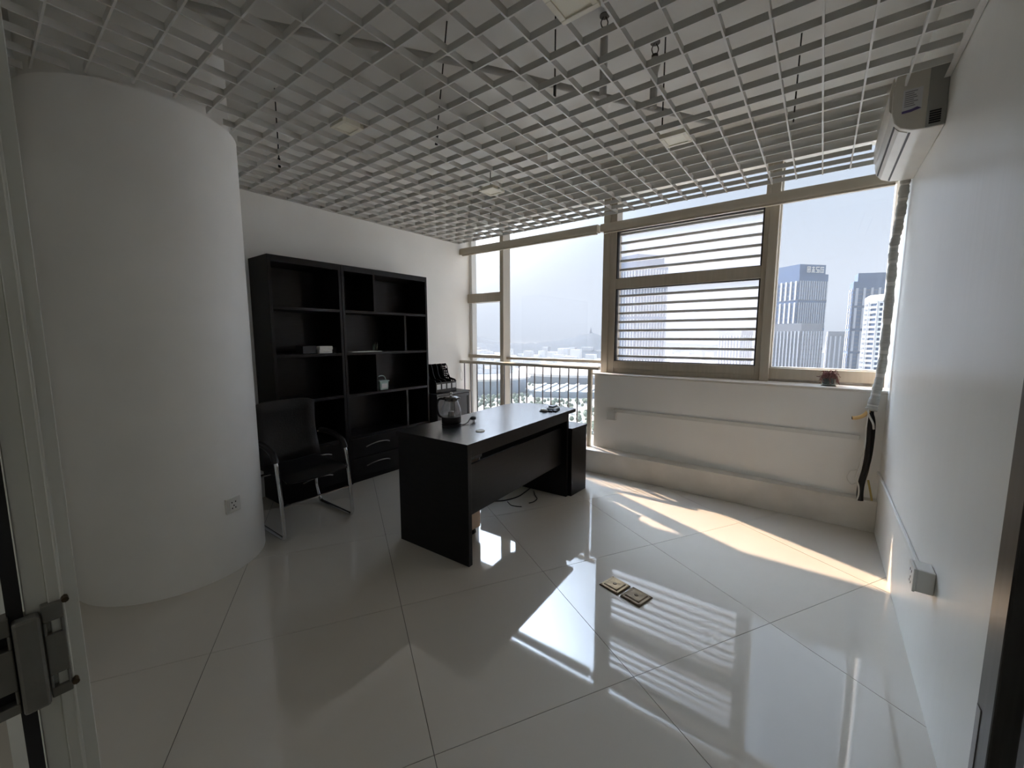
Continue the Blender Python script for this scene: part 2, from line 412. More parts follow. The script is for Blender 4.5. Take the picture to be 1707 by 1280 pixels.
bm = bm_new(); tube(bm, smooth_path([(-3.685, 3.775, 1.01), (-3.675, 3.772, 0.95), (-3.64, 3.77, 0.88), (-3.655, 3.772, 0.80), (-3.69, 3.772, 0.84), (-3.675, 3.774, 0.97)], 5), 0.002, 5)
tag(obj('blind_cord', bm, M['white_plastic'], smooth=True), 'thin white cord looped at the left end of the handrail', 'cord')

# ------------------------------------------------------------------ open-cell ceiling grid
gr = thing('ceiling_grid', (-1.6, 1.9, GZ), 'grey open-cell metal grid hung below the concrete ceiling', 'ceiling grid')
PX, PY = 0.1537, 0.1467
xs = [-0.074 + PX * k for k in range(-23, 3)]
ys = [1.439 + PY * k for k in range(-9, 17)]
BH, BW = 0.030, 0.0036
def blade(p, q):
    bm = bm_new(); bar(bm, p, q, BW * 2, BH); return obj('blade', bm, M['grid'], gr)
for x in xs:
    y0 = YE + 0.005; y1 = ys[-1] + 0.02
    segs = [(y0, y1)]
    if abs(x - COLC[0]) < COLR + 0.01:
        h = math.sqrt((COLR + 0.012) ** 2 - (x - COLC[0]) ** 2)
        segs = [(COLC[1] + h, y1)] + ([(y0, COLC[1] - h)] if COLC[1] - h > y0 + 0.03 else [])
    if x > 0.15: segs = [(y0, 2.73)]
    for a, b in segs: blade((x, a, GZ + BH / 2), (x, b, GZ + BH / 2))
for y in ys:
    x0, x1 = XL + 0.004, XR - 0.02
    if 2.74 < y < 3.60: x1 = 0.17
    if abs(y - COLC[1]) < COLR + 0.01:
        x0 = COLC[0] + math.sqrt((COLR + 0.012) ** 2 - (y - COLC[1]) ** 2)
    blade((x0, y, GZ + BH / 2 + 0.0005), (x1, y, GZ + BH / 2 + 0.0005))
bm = B(XR - 0.024, XR - 0.002, YE, 2.74, GZ - 0.004, GZ - 0.001); box(bm, XR - 0.005, XR - 0.002, YE, 2.74, GZ - 0.001, GZ + 0.025)
obj('edge_angle', bm, M['grid'], gr)
bm = B(XL + 0.002, XL + 0.02, 1.1, 3.8, GZ - 0.004, GZ - 0.001); box(bm, XL + 0.002, XL + 0.005, 1.1, 3.8, GZ - 0.001, GZ + 0.025)
obj('edge_angle', bm, M['grid'], gr)

def led(cx, cy, s, label):
    t = thing('downlight', (cx, cy, GZ), label, 'ceiling light', 'square lights set into the ceiling grid')
    z = GZ - 0.006; a = s / 2
    bm = bm_new()
    for q in ((-a, a, -a, -a + 0.022), (-a, a, a - 0.022, a), (-a, -a + 0.022, -a + 0.022, a - 0.022), (a - 0.022, a, -a + 0.022, a - 0.022)):
        box(bm, cx + q[0], cx + q[1], cy + q[2], cy + q[3], z, GZ + 0.02)
    obj('frame', bm, M['led_frame'], t, bevel=0.002)
    obj('diffuser', B(cx - a + 0.022, cx + a - 0.022, cy - a + 0.022, cy + a - 0.022, z + 0.005, GZ + 0.018), M['led_off'], t)
led(-0.765, 2.62, 0.150, 'unlit square ceiling light nearest the air conditioner')
led(-2.18, 2.62, 0.150, 'unlit square ceiling light above the far half of the black desk')
led(-2.18, 1.37, 0.128, 'unlit square ceiling light closest to the bookcases and column')
led(-0.770, 1.365, 0.150, 'unlit square ceiling light nearest the entrance, cut by the top of the photo')

def rod(p, q, label, clip=True):
    t = thing('hanger_rod', p, label, 'hanger rod', 'rods that hang the ceiling grid')
    p, q = Vector(p), Vector(q)
    bm = bm_new(); tube(bm, [p, q], 0.0040, 6); obj('rod', bm, M['rod'], t)
    if clip:
        bm = bm_new(); bar(bm, p - Vector((0, 0, 0.012)), p + (q - p).normalized() * 0.05, 0.016, 0.007); obj('clip', bm, M['rod'], t)
rod((-1.99, 1.857, 2.545), (-1.735, 1.717, SLAB), 'leaning black hanger rod above the near half of the desk')
rod((-1.138, 1.862, 2.55), (-1.138, 1.862, SLAB), 'black hanger rod between the entrance light and the sprinklers')
rod((-0.811, 2.505, 2.535), (-0.811, 2.505, SLAB), 'black hanger rod beside the light nearest the air conditioner', False)
rod((-0.208, 2.894, 2.545), (-0.203, 2.96, SLAB), 'black hanger rod nearest the air conditioner', False)
rod((-2.671, 3.193, 2.54), (-2.671, 3.193, SLAB), 'thin black hanger rod above the low corner cabinet', False)
rod((-3.114, 1.421, 2.545), (-3.114, 1.421, SLAB), 'short black hanger rod above the narrower bookcase')
def sprinkler(x, y, z0, zr, label, cone=True):
    t = thing('sprinkler', (x, y, z0), label, 'sprinkler', 'sprinklers above the ceiling grid')
    zf = zr - 0.11
    bm = bm_new(); lathe(bm, [(0, z0), (0.020, z0), (0.020, zf - 0.05), (0.034 if cone else 0.02, zf), (0.018, zf + 0.03), (0.0, zf + 0.03)], (x, y, 0), 14); obj('riser_pipe', bm, M['pipe_paint'], t, smooth=True)
    bm = bm_new(); lathe(bm, [(0.0, zr - 0.08), (0.018, zr - 0.08), (0.018, zr - 0.065), (0.010, zr - 0.06), (0.0, zr - 0.06)], (x, y, 0), 12)
    for k in range(2):
        a = k * math.pi + 0.6
        tube(bm, smooth_path([(x + 0.010 * math.cos(a), y + 0.010 * math.sin(a), zr - 0.062), (x + 0.018 * math.cos(a), y + 0.018 * math.sin(a), zr - 0.035), (x + 0.006 * math.cos(a), y + 0.006 * math.sin(a), zr - 0.008)], 4), 0.003, 5)
    lathe(bm, [(0.0, zr), (0.026, zr), (0.026, zr - 0.005), (0.0, zr - 0.005)], (x, y, 0), 16)
    obj('head', bm, mat('dark_sprinkler_metal', (0.05, 0.045, 0.04), 0.4, metal=0.6), t, smooth=True)
sprinkler(-0.845, 2.44, 2.63, 2.97, 'upright sprinkler on a flared pipe above the middle of the room')
sprinkler(-1.025, 2.17, 2.63, 3.03, 'upright sprinkler on a long thin pipe near the entrance light', False)
def pipe(name, pts, r, label):
    bm = bm_new(); tube(bm, pts, r, 12); tag(obj(name, bm, M['pipe_paint'], smooth=True), label, 'pipe', 'pipes under the concrete ceiling')
pipe('ceiling_pipe', [(-2.35, 0.20, 2.655), (-1.93, 0.86, 2.64), (-1.46, 1.55, 2.655), (-0.93, 2.40, 2.66), (-0.6, 2.93, 2.66)], 0.016, 'painted pipe running aslant just above the ceiling grid')
pipe('ceiling_pipe', [(XL, 3.55, 2.86), (XR, 3.55, 2.86)], 0.028, 'painted pipe along the window side under the concrete ceiling')
bm = B(-2.55, -2.15, 0.5, 3.4, 2.90, SLAB); struct('trim_4', bm, M['slab'], 'painted concrete beam above the ceiling grid')

# ------------------------------------------------------------------ air conditioner on the right wall
ac = thing('air_conditioner', (XR, 3.16, 2.31), 'aged white wall air conditioner high in the right corner', 'air conditioner')
Y0, Y1 = 2.765, 3.575
prof = [(0.0, 0.29), (0.0, 0.0), (0.055, 0.0), (0.11, 0.006), (0.15, 0.024), (0.176, 0.055), (0.186, 0.10), (0.188, 0.2), (0.18, 0.26), (0.15, 0.29)]
bm = extrude_profile(bm_new(), prof, lambda p: (XR - p[0], Y0, 2.31 + p[1]), lambda p: (XR - p[0], Y1, 2.31 + p[1]))
obj('body', bm, M['ac_plastic'], ac, smooth=True, bevel=0.004)
bm = extrude_profile(bm_new(), [(0.186, 0.112), (0.195, 0.125), (0.199, 0.2), (0.190, 0.27), (0.184, 0.27), (0.184, 0.112)], lambda p: (XR - p[0], Y0 + 0.03, 2.31 + p[1]), lambda p: (XR - p[0], Y1 - 0.03, 2.31 + p[1]))
obj('front_panel', bm, M['ac_plastic'], ac, smooth=True)
def ac_pt(s, off=0.0015):   # along the curved underside, s in 0..1 from wall side to front
    pts = [Vector((0.055, 0.0)), Vector((0.11, 0.006)), Vector((0.15, 0.024)), Vector((0.176, 0.055)), Vector((0.186, 0.10))]
    L = [(b - a).length for a, b in zip(pts, pts[1:])]; d = s * sum(L)
    for a, b, l in zip(pts, pts[1:], L):
        if d <= l: break
        d -= l
    p = a + (b - a) * (d / l); n = Vector(((b - a).y, -(b - a).x)).normalized()
    p = p + n * off
    return p
for s0, s1 in ((0.30, 0.35), (0.68, 0.73)):
    bm = bm_new(); a, b, c, d = ac_pt(s0), ac_pt(s1), ac_pt(s1, -0.004), ac_pt(s0, -0.004)
    extrude_profile(bm, [a, b, c, d], lambda p: (XR - p[0], Y0 + 0.035, 2.31 + p[1]), lambda p: (XR - p[0], Y1 - 0.02, 2.31 + p[1]))
    obj('air_slot', bm, M['gasket'], ac)
bm = bm_new(); q = [ac_pt(0.365, 0.003), ac_pt(0.45, 0.003), ac_pt(0.55, 0.003), ac_pt(0.665, 0.003), ac_pt(0.665, 0.0), ac_pt(0.52, 0.0), ac_pt(0.365, 0.0)]
extrude_profile(bm, q, lambda p: (XR - p[0], Y0 + 0.035, 2.31 + p[1]), lambda p: (XR - p[0], Y1 - 0.02, 2.31 + p[1]))
obj('louvre_flap', bm, M['ac_plastic'], ac)
obj('side_cover', B(XR - 0.066, XR - 0.001, Y0 - 0.004, Y0 + 0.01, 2.312, 2.60), mat('grey_ac_side', (0.30, 0.30, 0.28), 0.4), ac, bevel=0.002)
bm = bm_new()
for k in range(6): box(bm, XR - 0.056, XR - 0.018, Y0 - 0.007, Y0 - 0.003, 2.325 + k * 0.010, 2.331 + k * 0.010)
obj('side_grille', bm, M['plastic_black'], ac)
obj('sticker', B(XR - 0.152, XR - 0.085, Y0 - 0.0015, Y0 + 0.002, 2.40, 2.50), M['sticker'], ac)
bm = bm_new()
for k in range(8):
    w = random.uniform(0.03, 0.055); box(bm, XR - 0.146, XR - 0.146 + w, Y0 - 0.0022, Y0 - 0.001, 2.424 + k * 0.009, 2.428 + k * 0.009)
obj('sticker_print', bm, M['ink_grey'], ac)
bm = bm_new(); extrude_profile(bm, [(0.152, 0.395 - 0.31), (0.152, 0.405 - 0.31), (0.12, 0.408 - 0.31), (0.10, 0.414 - 0.31), (0.085, 0.404 - 0.31), (0.12, 0.396 - 0.31)], lambda p: (XR - p[0], Y0 - 0.0022, 2.312 + p[1]), lambda p: (XR - p[0], Y0 - 0.001, 2.312 + p[1]))
obj('sticker_stripe', bm, M['ink'], ac)

hp = [(0.352, 3.60, 2.335), (0.350, 3.62, 2.26), (0.348, 3.645, 2.14), (0.342, 3.655, 2.02), (0.334, 3.66, 1.93), (0.336, 3.66, 1.82), (0.337, 3.66, 1.65), (0.338, 3.66, 1.36), (0.335, 3.655, 1.17), (0.322, 3.65, 1.0), (0.308, 3.64, 0.90), (0.302, 3.635, 0.85)]
ho = thing('refrigerant_hose', (0.33, 3.66, 0.85), 'grey taped air conditioner hose hanging down the corner beside the right window', 'hose')
pth = smooth_path(hp, 8)
rad = [0.024 + 0.0025 * math.sin(i * 0.9) + 0.002 * math.sin(i * 2.3) + (0.008 * max(0, (i - 72) / 16)) for i in range(len(pth))]
bm = bm_new(); tube(bm, pth, rad, 14); obj('sleeve', bm, M['wrap'], ho, smooth=True)
for i in range(4, len(pth) - 3, 7):
    bm = bm_new(); tube(bm, [pth[i], pth[i + 1]], [rad[i] + 0.0015, rad[i + 1] + 0.0015], 14); obj('tape', bm, M['wrap_band'], ho, smooth=True)
bm = bm_new(); tube(bm, smooth_path([(0.297, 3.635, 0.885), (0.285, 3.625, 0.845), (0.262, 3.615, 0.815), (0.232, 3.605, 0.80), (0.205, 3.60, 0.795)], 5), 0.0125, 12, cap=False); 
obj('drain_tip', bm, M['yellow_pipe'], ho, smooth=True)
bm = bm_new(); tube(bm, [(0.2051, 3.6001, 0.795), (0.2075, 3.601, 0.7952)], 0.0105, 12); obj('drain_bore', bm, M['gasket'], ho)
bm = bm_new(); tube(bm, smooth_path([(0.275, 3.623, 0.87), (0.292, 3.612, 0.82), (0.315, 3.606, 0.77), (0.322, 3.615, 0.73)], 5), 0.006, 8); obj('strap', bm, M['wrap_band'], ho, smooth=True)
bm = bm_new(); tube(bm, smooth_path([(0.298, 3.64, 0.85), (0.303, 3.642, 0.78), (0.307, 3.64, 0.66), (0.309, 3.638, 0.54), (0.302, 3.632, 0.44), (0.290, 3.625, 0.36), (0.285, 3.618, 0.29), (0.288, 3.612, 0.223)], 6), 0.019, 12)
obj('foam_tube', bm, M['foam_black'], ho, smooth=True)
bm = bm_new(); tube(bm, smooth_path([(0.30, 3.625, 0.86), (0.322, 3.625, 0.78), (0.326, 3.622, 0.66), (0.322, 3.62, 0.54), (0.311, 3.615, 0.45), (0.298, 3.61, 0.40)], 6), 0.007, 8)
obj('wire', bm, M['plastic_black'], ho, smooth=True)
bm = bm_new(); tube(bm, smooth_path([(0.287, 3.612, 0.86), (0.283, 3.618, 0.74), (0.285, 3.615, 0.6), (0.268, 3.60, 0.47), (0.255, 3.597, 0.39), (0.272, 3.59, 0.33), (0.276, 3.588, 0.27), (0.268, 3.588, 0.2235)], 6), 0.005, 7)
obj('white_wire', bm, M['white_plastic'], ho, smooth=True)
bm = bm_new(); tube(bm, smooth_path([(0.262, 3.675, 0.42), (0.225, 3.68, 0.40), (0.212, 3.685, 0.35), (0.24, 3.68, 0.31), (0.262, 3.66, 0.33)], 6), 0.004, 7)
tag(obj('loose_wire', bm, M['white_plastic'], smooth=True), 'white wire looped against the low wall beside the hanging hose', 'wire')
bm = bm_new(); tube(bm, smooth_path([(0.325, 3.668, 0.36), (0.338, 3.66, 0.30), (0.35, 3.652, 0.24), (0.353, 3.649, 0.2245)], 5), 0.006, 8)
tag(obj('yellow_wire', bm, mat('yellow_cable', (0.5, 0.38, 0.12), 0.5), smooth=True), 'yellow cable end in the corner behind the black foam tube', 'cable')

# trunking and sockets
def trunk(name, p, q, w, h, up, label, grp='white cable trunking'):
    bm = bm_new(); bar(bm, p, q, w, h, up)
    d = (Vector(q) - Vector(p)).normalized()
    o = obj(name, bm, M['white_plastic'], bevel=0.003); tag(o, label, 'cable trunking', grp)
    return o
y0, y1 = ypar(-1.60) - 0.0085, ypar(0.29) - 0.0085
t = trunk('cable_trunking', (-1.60, y0, 0.622), (0.262, ypar(0.262) - 0.0085, 0.645), 0.015, 0.032, (0, 0, 1), 'white trunking along the low wall under the windows')
jb = thing('junction_box', (-1.62, ypar(-1.62), 0.56), 'small white socket box at the left end of the trunking on the low wall', 'socket')
obj('box', B(-1.67, -1.575, ypar(-1.62) - 0.032, ypar(-1.62) - 0.002, 0.525, 0.603), M['white_plastic'], jb, bevel=0.003)
obj('cover', B(-1.664, -1.581, ypar(-1.62) - 0.036, ypar(-1.62) - 0.032, 0.530, 0.598), M['white_plastic'], jb, bevel=0.002)
trunk('cable_trunking', (XR - 0.0075, 2.075, 0.425), (XR - 0.0075, 3.70, 0.412), 0.013, 0.026, (0, 0, 1), 'white trunking along the right wall to the corner')
sb = thing('socket_box', (XR, 2.03, 0.43), 'white surface socket box on the right wall at the end of its trunking', 'socket')
obj('box', B(XR - 0.05, XR - 0.001, 1.988, 2.072, 0.428, 0.512), M['white_plastic'], sb, bevel=0.003)
obj('plate', B(XR - 0.059, XR - 0.05, 1.985, 2.075, 0.426, 0.514), M['white_plastic'], sb, bevel=0.003)
bm = bm_new()
for dy, dz, w, h in ((-0.012, 0.018, 0.004, 0.010), (0.012, 0.018, 0.004, 0.010), (0, -0.008, 0.003, 0.009), (-0.011, -0.024, 0.003, 0.009), (0.011, -0.024, 0.003, 0.009)):
    box(bm, XR - 0.0598, XR - 0.0585, 2.03 + dy - w / 2, 2.03 + dy + w / 2, 0.47 + dz - h / 2, 0.47 + dz + h / 2)
obj('holes', bm, M['gasket'], sb)
# socket on the column
az = R(21.5); cs = thing('wall_socket', (COLC[0] + COLR * math.cos(az), COLC[1] + COLR * math.sin(az), 0.40), 'white five-hole wall socket on the round column', 'socket')
def col_box(bm, u0, u1, d0, d1, z0, z1):
    e = Vector((math.cos(az), math.sin(az), 0)); s = Vector((-math.sin(az), math.cos(az), 0)); c = Vector((COLC[0], COLC[1], 0))
    P = lambda u, d, z: c + e * d + s * u + Vector((0, 0, z))
    return quadbox(bm, [P(u0, d0, z0), P(u0, d1, z0), P(u1, d1, z0), P(u1, d0, z0), P(u0, d0, z1), P(u0, d1, z1), P(u1, d1, z1), P(u1, d0, z1)])
obj('plate', col_box(bm_new(), -0.043, 0.043, COLR - 0.004, COLR + 0.010, 0.357, 0.443), M['white_plastic'], cs, bevel=0.003)
obj('insert', col_box(bm_new(), -0.026, 0.026, COLR + 0.010, COLR + 0.012, 0.372, 0.428), M['white_plastic'], cs, bevel=0.001)
bm = bm_new()
for du, dz in ((-0.011, 0.016), (0.011, 0.016), (0.0, -0.004), (-0.010, -0.018), (0.010, -0.018)):
    col_box(bm, du - 0.003, du + 0.003, COLR + 0.0119, COLR + 0.0128, 0.40 + dz - 0.004, 0.40 + dz + 0.004)
obj('holes', bm, M['gasket'], cs)
# floor sockets
def floor_socket(c, ang, m1, m2, label):
    t = thing('floor_socket', (*c, 0), label, 'floor socket', 'brass sockets in the tiled floor')
    ca, sa = math.cos(ang), math.sin(ang)
    def P(bm, a, z0, z1, r=0.0): return prism(bm, [(c[0] + ca * x - sa * y, c[1] + sa * x + ca * y) for x, y in ((-a[0], -a[1]), (a[0], -a[1]), (a[0], a[1]), (-a[0], a[1]))], z0, z1)
    obj('plate', P(bm_new(), (0.060, 0.060), 0.0, 0.007), m2, t, bevel=0.005, seg=3)
    obj('rim', P(bm_new(), (0.056, 0.056), 0.006, 0.010), m1, t, bevel=0.003)
    obj('lid', P(bm_new(), (0.042, 0.042), 0.0095, 0.0125), m2, t, bevel=0.003)
    obj('lid_face', P(bm_new(), (0.038, 0.038), 0.0120, 0.0140), m1, t, bevel=0.002)
    bm = bm_new(); lathe(bm, [(0.0, 0.016), (0.008, 0.016), (0.011, 0.014), (0.0, 0.0135)], (*c, 0), 12); obj('latch', bm, m2, t)
    bm = bm_new()
    for sx in (-1, 1):
        for sy in (-1, 1):
            x, y = sx * 0.049, sy * 0.049
            lathe(bm, [(0, 0.0112), (0.003, 0.0112), (0.0034, 0.0098), (0, 0.0098)], (c[0] + ca * x - sa * y, c[1] + sa * x + ca * y, 0), 8)
    obj('screw', bm, m2, t)
floor_socket((-0.808, 1.998), R(-14), M['brass'], M['brass_dark'], 'brass floor socket with the brighter worn lid, nearer the desk')
floor_socket((-0.679, 1.971), R(-14), mat('dull_brass', (0.17, 0.13, 0.08), 0.42, metal=0.7, noise=(30, 0.3)), M['brass_dark'], 'duller brown floor socket, nearer the right wall')

# ------------------------------------------------------------------ bookcases
def bookcase(y0, y1, dividers, label, drawers):
    xf, xb, H, th = -3.36, XL + 0.006, 1.975, 0.024
    t = thing('bookcase', (xf, (y0 + y1) / 2, 0), label, 'bookcase', 'black open bookcases along the left wall')
    bk = M['black']
    obj('side_panel', B(xb, xf, y0, y0 + th, 0, H), bk, t, bevel=0.0015)
    obj('side_panel', B(xb, xf, y1 - th, y1, 0, H), bk, t, bevel=0.0015)
    obj('top_panel', B(xb, xf, y0 + th, y1 - th, H - 0.05, H), bk, t, bevel=0.0015)
    obj('back_panel', B(xb, xb + 0.012, y0 + th, y1 - th, 0.03, H - 0.05), bk, t)
    for z in (1.59, 1.213, 0.836, 0.443):
        obj('shelf', B(xb + 0.012, xf - 0.003, y0 + th, y1 - th, z - 0.024, z), bk, t, bevel=0.0015)
    for yd, z0, z1 in dividers:
        obj('divider', B(xb + 0.012, xf - 0.004, yd - 0.011, yd + 0.011, z0, z1), bk, t, bevel=0.0015)
    obj('plinth', B(xb + 0.012, xf - 0.02, y0 + th, y1 - th, 0, 0.05), bk, t)
    for z0, z1 in ((0.055, 0.228), (0.236, 0.415)):
        for a, b in drawers:
            d = obj('drawer', B(xf - 0.02, xf - 0.001, a, b, z0, z1), bk, t, bevel=0.003)
            m = (a + b) / 2; zc = (z0 + z1) / 2 + 0.01
            bm = bm_new()
            tube(bm, smooth_path([(xf - 0.001, m - 0.13, zc - 0.012), (xf + 0.018, m - 0.08, zc + 0.008), (xf + 0.024, m, zc + 0.018), (xf + 0.018, m + 0.08, zc + 0.010), (xf - 0.001, m + 0.13, zc - 0.008)], 5), 0.0055, 8)
            obj('handle', bm, M['steel'], d, smooth=True)
    return t
bookcase(1.397, 1.988, [], 'narrower black bookcase behind the visitor chair', [(1.423, 1.962)])
bookcase(1.992, 2.957, [(2.32, 1.59, 1.925), (2.665, 1.213, 1.566), (2.32, 0.836, 1.189), (2.665, 0.443, 0.812)], 'wider black bookcase with staggered dividers, nearer the windows', [(2.02, 2.57), (2.58, 2.93)])
# things on the shelves
bm = B(-3.50, -3.40, 1.785, 1.90, 1.2135, 1.243); tag(obj('white_box', bm, M['paper'], bevel=0.003), 'lower white box of the two on the bookcase shelf', 'box', 'small boxes on the narrower bookcase')
bm = B(-3.495, -3.40, 1.79, 1.905, 1.2432, 1.275); tag(obj('white_box', bm, M['paper'], bevel=0.003), 'upper white box of the two on the bookcase shelf', 'box', 'small boxes on the narrower bookcase')
bm = B(-3.55, -3.42, 1.655, 1.77, 1.2135, 1.278); tag(obj('dark_box', bm, mat('dark_card', (0.03, 0.03, 0.032), 0.6), bevel=0.003), 'dark box left of the two white boxes on the shelf', 'box', 'small boxes on the narrower bookcase')
bm = B(-3.545, -3.43, 1.914, 1.955, 1.2135, 1.262); tag(obj('dark_box', bm, mat('dark_card_b', (0.02, 0.02, 0.02), 0.5), bevel=0.003), 'small black box right of the two white boxes on the shelf', 'box', 'small boxes on the narrower bookcase')
bm = bm_new(); prism(bm, [(-3.55, 2.10), (-3.37, 2.07), (-3.365, 2.38), (-3.54, 2.37)], 1.2135, 1.2185); tag(obj('paper_sheets', bm, M['paper']), 'few loose white sheets lying flat on the wider bookcase', 'paper')
pc = thing('pen_cup', (-3.50, 2.39, 1.2135), 'small glass cup with two pens behind the paper sheets', 'cup')
bm = bm_new(); lathe(bm, [(0.0, 0.002), (0.026, 0.002), (0.03, 0.07), (0.028, 0.07), (0.024, 0.005), (0, 0.005)], (-3.50, 2.40, 1.2135), 16); obj('cup', bm, M['jar_glass'], pc, smooth=True)
for a, b in ((0.012, 0.02), (-0.012, 0.014)):
    bm = bm_new(); tube(bm, [(-3.50, 2.40, 1.219), (-3.50 + a, 2.40 + b, 1.30)], 0.0035, 6); obj('pen', bm, M['plastic_black'], pc)
gc = thing('storage_jar', (-3.45, 2.42, 0.836), 'pale green square storage jar with a lid on the wider bookcase', 'jar')
bm = bm_new()
extrude_profile(bm, [(-0.05, -0.05), (0.05, -0.05), (0.05, 0.05), (-0.05, 0.05)], lambda p: (-3.43 + p[0] * 0.92, 2.405 + p[1] * 0.92, 0.838), lambda p: (-3.43 + p[0], 2.405 + p[1], 0.918)); obj('body', bm, M['mesh_teal'], gc, bevel=0.006)
bm = B(-3.487, -3.373, 2.348, 2.462, 0.9185, 0.932); obj('lid', bm, M['mesh_teal'], gc, bevel=0.005)
bm = bm_new(); tube(bm, smooth_path([(-3.43, 2.352, 0.93), (-3.43, 2.37, 0.965), (-3.43, 2.405, 0.975), (-3.43, 2.44, 0.965), (-3.43, 2.458, 0.93)], 5), 0.005, 8); obj('lid_handle', bm, M['mesh_teal'], gc, smooth=True)
obj('label', B(-3.3808, -3.379, 2.375, 2.437, 0.855, 0.90), M['label'], gc)

# ------------------------------------------------------------------ low cabinet and magazine files
lc = thing('low_cabinet', (-3.48, 3.27, 0), 'low dark cabinet in the corner between bookcase and railing', 'cabinet')
x0, x1, y0, y1, H = XL + 0.01, -3.285, 3.0, 3.52, 0.73
dk = mat('dark_grey_cabinet', (0.035, 0.035, 0.037), 0.4, spec=0.4)
obj('carcass', B(x0, x1 - 0.02, y0, y1, 0, H - 0.022), dk, lc, bevel=0.002)
obj('top', B(x0, x1, y0 - 0.004, y1 + 0.004, H - 0.022, H), dk, lc, bevel=0.002)
for a, b in ((y0 + 0.003, (y0 + y1) / 2 - 0.002), ((y0 + y1) / 2 + 0.002, y1 - 0.003)):
    d = obj('door', B(x1 - 0.02, x1 - 0.008, a, b, 0.04, H - 0.026), dk, lc, bevel=0.002)
    bm = bm_new()
    for q in ((a, b, 0.04, 0.075), (a, b, H - 0.061, H - 0.026), (a, a + 0.035, 0.075, H - 0.061), (b - 0.035, b, 0.075, H - 0.061)): box(bm, x1 - 0.008, x1 - 0.001, *q)
    obj('door_frame', bm, dk, d, bevel=0.002)
def magazine_file(y0, y1, label):
    t = thing('magazine_file', (-3.46, (y0 + y1) / 2, 0.73), label, 'magazine file', 'black magazine files on the low cabinet')
    xb, xf, zb = -3.60, -3.345, 0.731
    prof = [(xf, 0.0), (xb, 0.0), (xb, 0.30), (xb + 0.085, 0.31), (xb + 0.105, 0.285), (xb + 0.125, 0.20), (xb + 0.155, 0.150), (xf - 0.02, 0.135), (xf, 0.115)]
    pb = M['plastic_black']
    # side walls with rows of round holes: punched strip mesh
    for ys in (y0, y1 - 0.003):
        bm = bm_new()
        cols = 9; du = (xf - xb) / cols
        def top(x):
            for (xa, za), (xc, zc) in zip(prof[2:], prof[3:]):
                if xa <= x <= xc and xc > xa: return za + (zc - za) * (x - xa) / (xc - xa)
            return 0.115
        rows = 12; dv = 0.0262
        for c in range(cols):
            for r in range(rows):
                xa, xc = xb + c * du, xb + (c + 1) * du; za, zc = r * dv, (r + 1) * dv
                xm = (xa + xc) / 2
                ta, tc = top(xa + 1e-4), top(xc - 1e-4)
                if za >= min(ta, tc) - 0.001: continue
                ctr = (xm, (za + zc) / 2); hole = r >= 3 and zc < min(ta, tc) - 0.004
                sq = [(xa, za), (xc, za), (xc, min(zc, tc)), (xa, min(zc, ta))]
                if not hole:
                    for yy in (ys, ys + 0.003): bm.faces.new([bm.verts.new((p[0], yy, zb + p[1])) for p in sq])
                else:
                    N = 8
                    ring = [(ctr[0] + 0.0070 * math.cos(2 * math.pi * (k + 0.5) / N - math.pi * 0.75), ctr[1] + 0.0070 * math.sin(2 * math.pi * (k + 0.5) / N - math.pi * 0.75)) for k in range(N)]
                    for yy in (ys, ys + 0.003):
                        rv = [bm.verts.new((p[0], yy, zb + p[1])) for p in ring]; sv = [bm.verts.new((p[0], yy, zb + p[1])) for p in sq]
                        for s in range(4):
                            bm.faces.new((sv[s], sv[(s + 1) % 4], rv[(2 * s + 1) % N], rv[2 * s % N]))
                            bm.faces.new((sv[(s + 1) % 4], rv[(2 * s + 2) % N], rv[(2 * s + 1) % N]))
        for (xa, za), (xc, zc) in zip(prof[2:], prof[3:]):
            bar(bm, (xa, ys + 0.0015, zb + za), (xc, ys + 0.0015, zb + zc), 0.004, 0.010, (0, 0, 1) if abs(xc - xa) > 0.01 else (1, 0, 0))
        sw = obj('side_wall', bm, pb, t)
    obj('back_wall', B(xb, xb + 0.003, y0, y1, zb, zb + 0.30), pb, t)
    obj('base', B(xb, xf, y0, y1, zb, zb + 0.003), pb, t)
    obj('front_wall', B(xf - 0.003, xf, y0, y1, zb, zb + 0.118), pb, t)
    obj('label_card', B(xf, xf + 0.0015, y0 + 0.012, y1 - 0.010, zb + 0.042, zb + 0.098), M['label'], t)
W = 0.078
for k in range(4):
    magazine_file(3.045 + k * W, 3.045 + (k + 1) * W - 0.002, ['black magazine file touching the bookcase end, first of four', 'second black magazine file from the bookcase end', 'third black magazine file from the bookcase end', 'black magazine file nearest the window, last of four'][k])

# ------------------------------------------------------------------ desk
dt = thing('desk', (-1.9, 2.35, 0), 'long black office desk with a rounded far corner', 'desk')
top = [(-2.185, 1.628), (-1.565, 1.650), (-1.643, 3.085), (-1.75, 3.098), (-1.90, 3.108), (-2.02, 3.105), (-2.13, 3.082), (-2.205, 3.04), (-2.25, 2.96), (-2.262, 2.86), (-2.25, 2.70), (-2.225, 2.40), (-2.20, 2.0)]
def edged(o):      # laminate on the face, plain black edge band
    for p in o.data.polygons: p.material_index = 0 if p.normal.z > 0.5 else 1
edged(obj('desktop', prism(bm_new(), top, 0.712, 0.740), [M['blacktop'], M['black']], dt))
obj('end_panel', prism(bm_new(), [(-2.17, 1.631), (-1.567, 1.653), (-1.569, 1.685), (-2.171, 1.663)], 0.0, 0.712), M['black'], dt, bevel=0.0015)
obj('end_panel', prism(bm_new(), [(-2.16, 2.905), (-1.640, 2.93), (-1.641, 2.96), (-2.161, 2.935)], 0.0, 0.712), M['black'], dt, bevel=0.0015)
obj('apron', prism(bm_new(), [(-1.575, 1.686), (-1.640, 2.93), (-1.658, 2.93), (-1.593, 1.686)], 0.655, 0.712), M['black'], dt, bevel=0.0015)
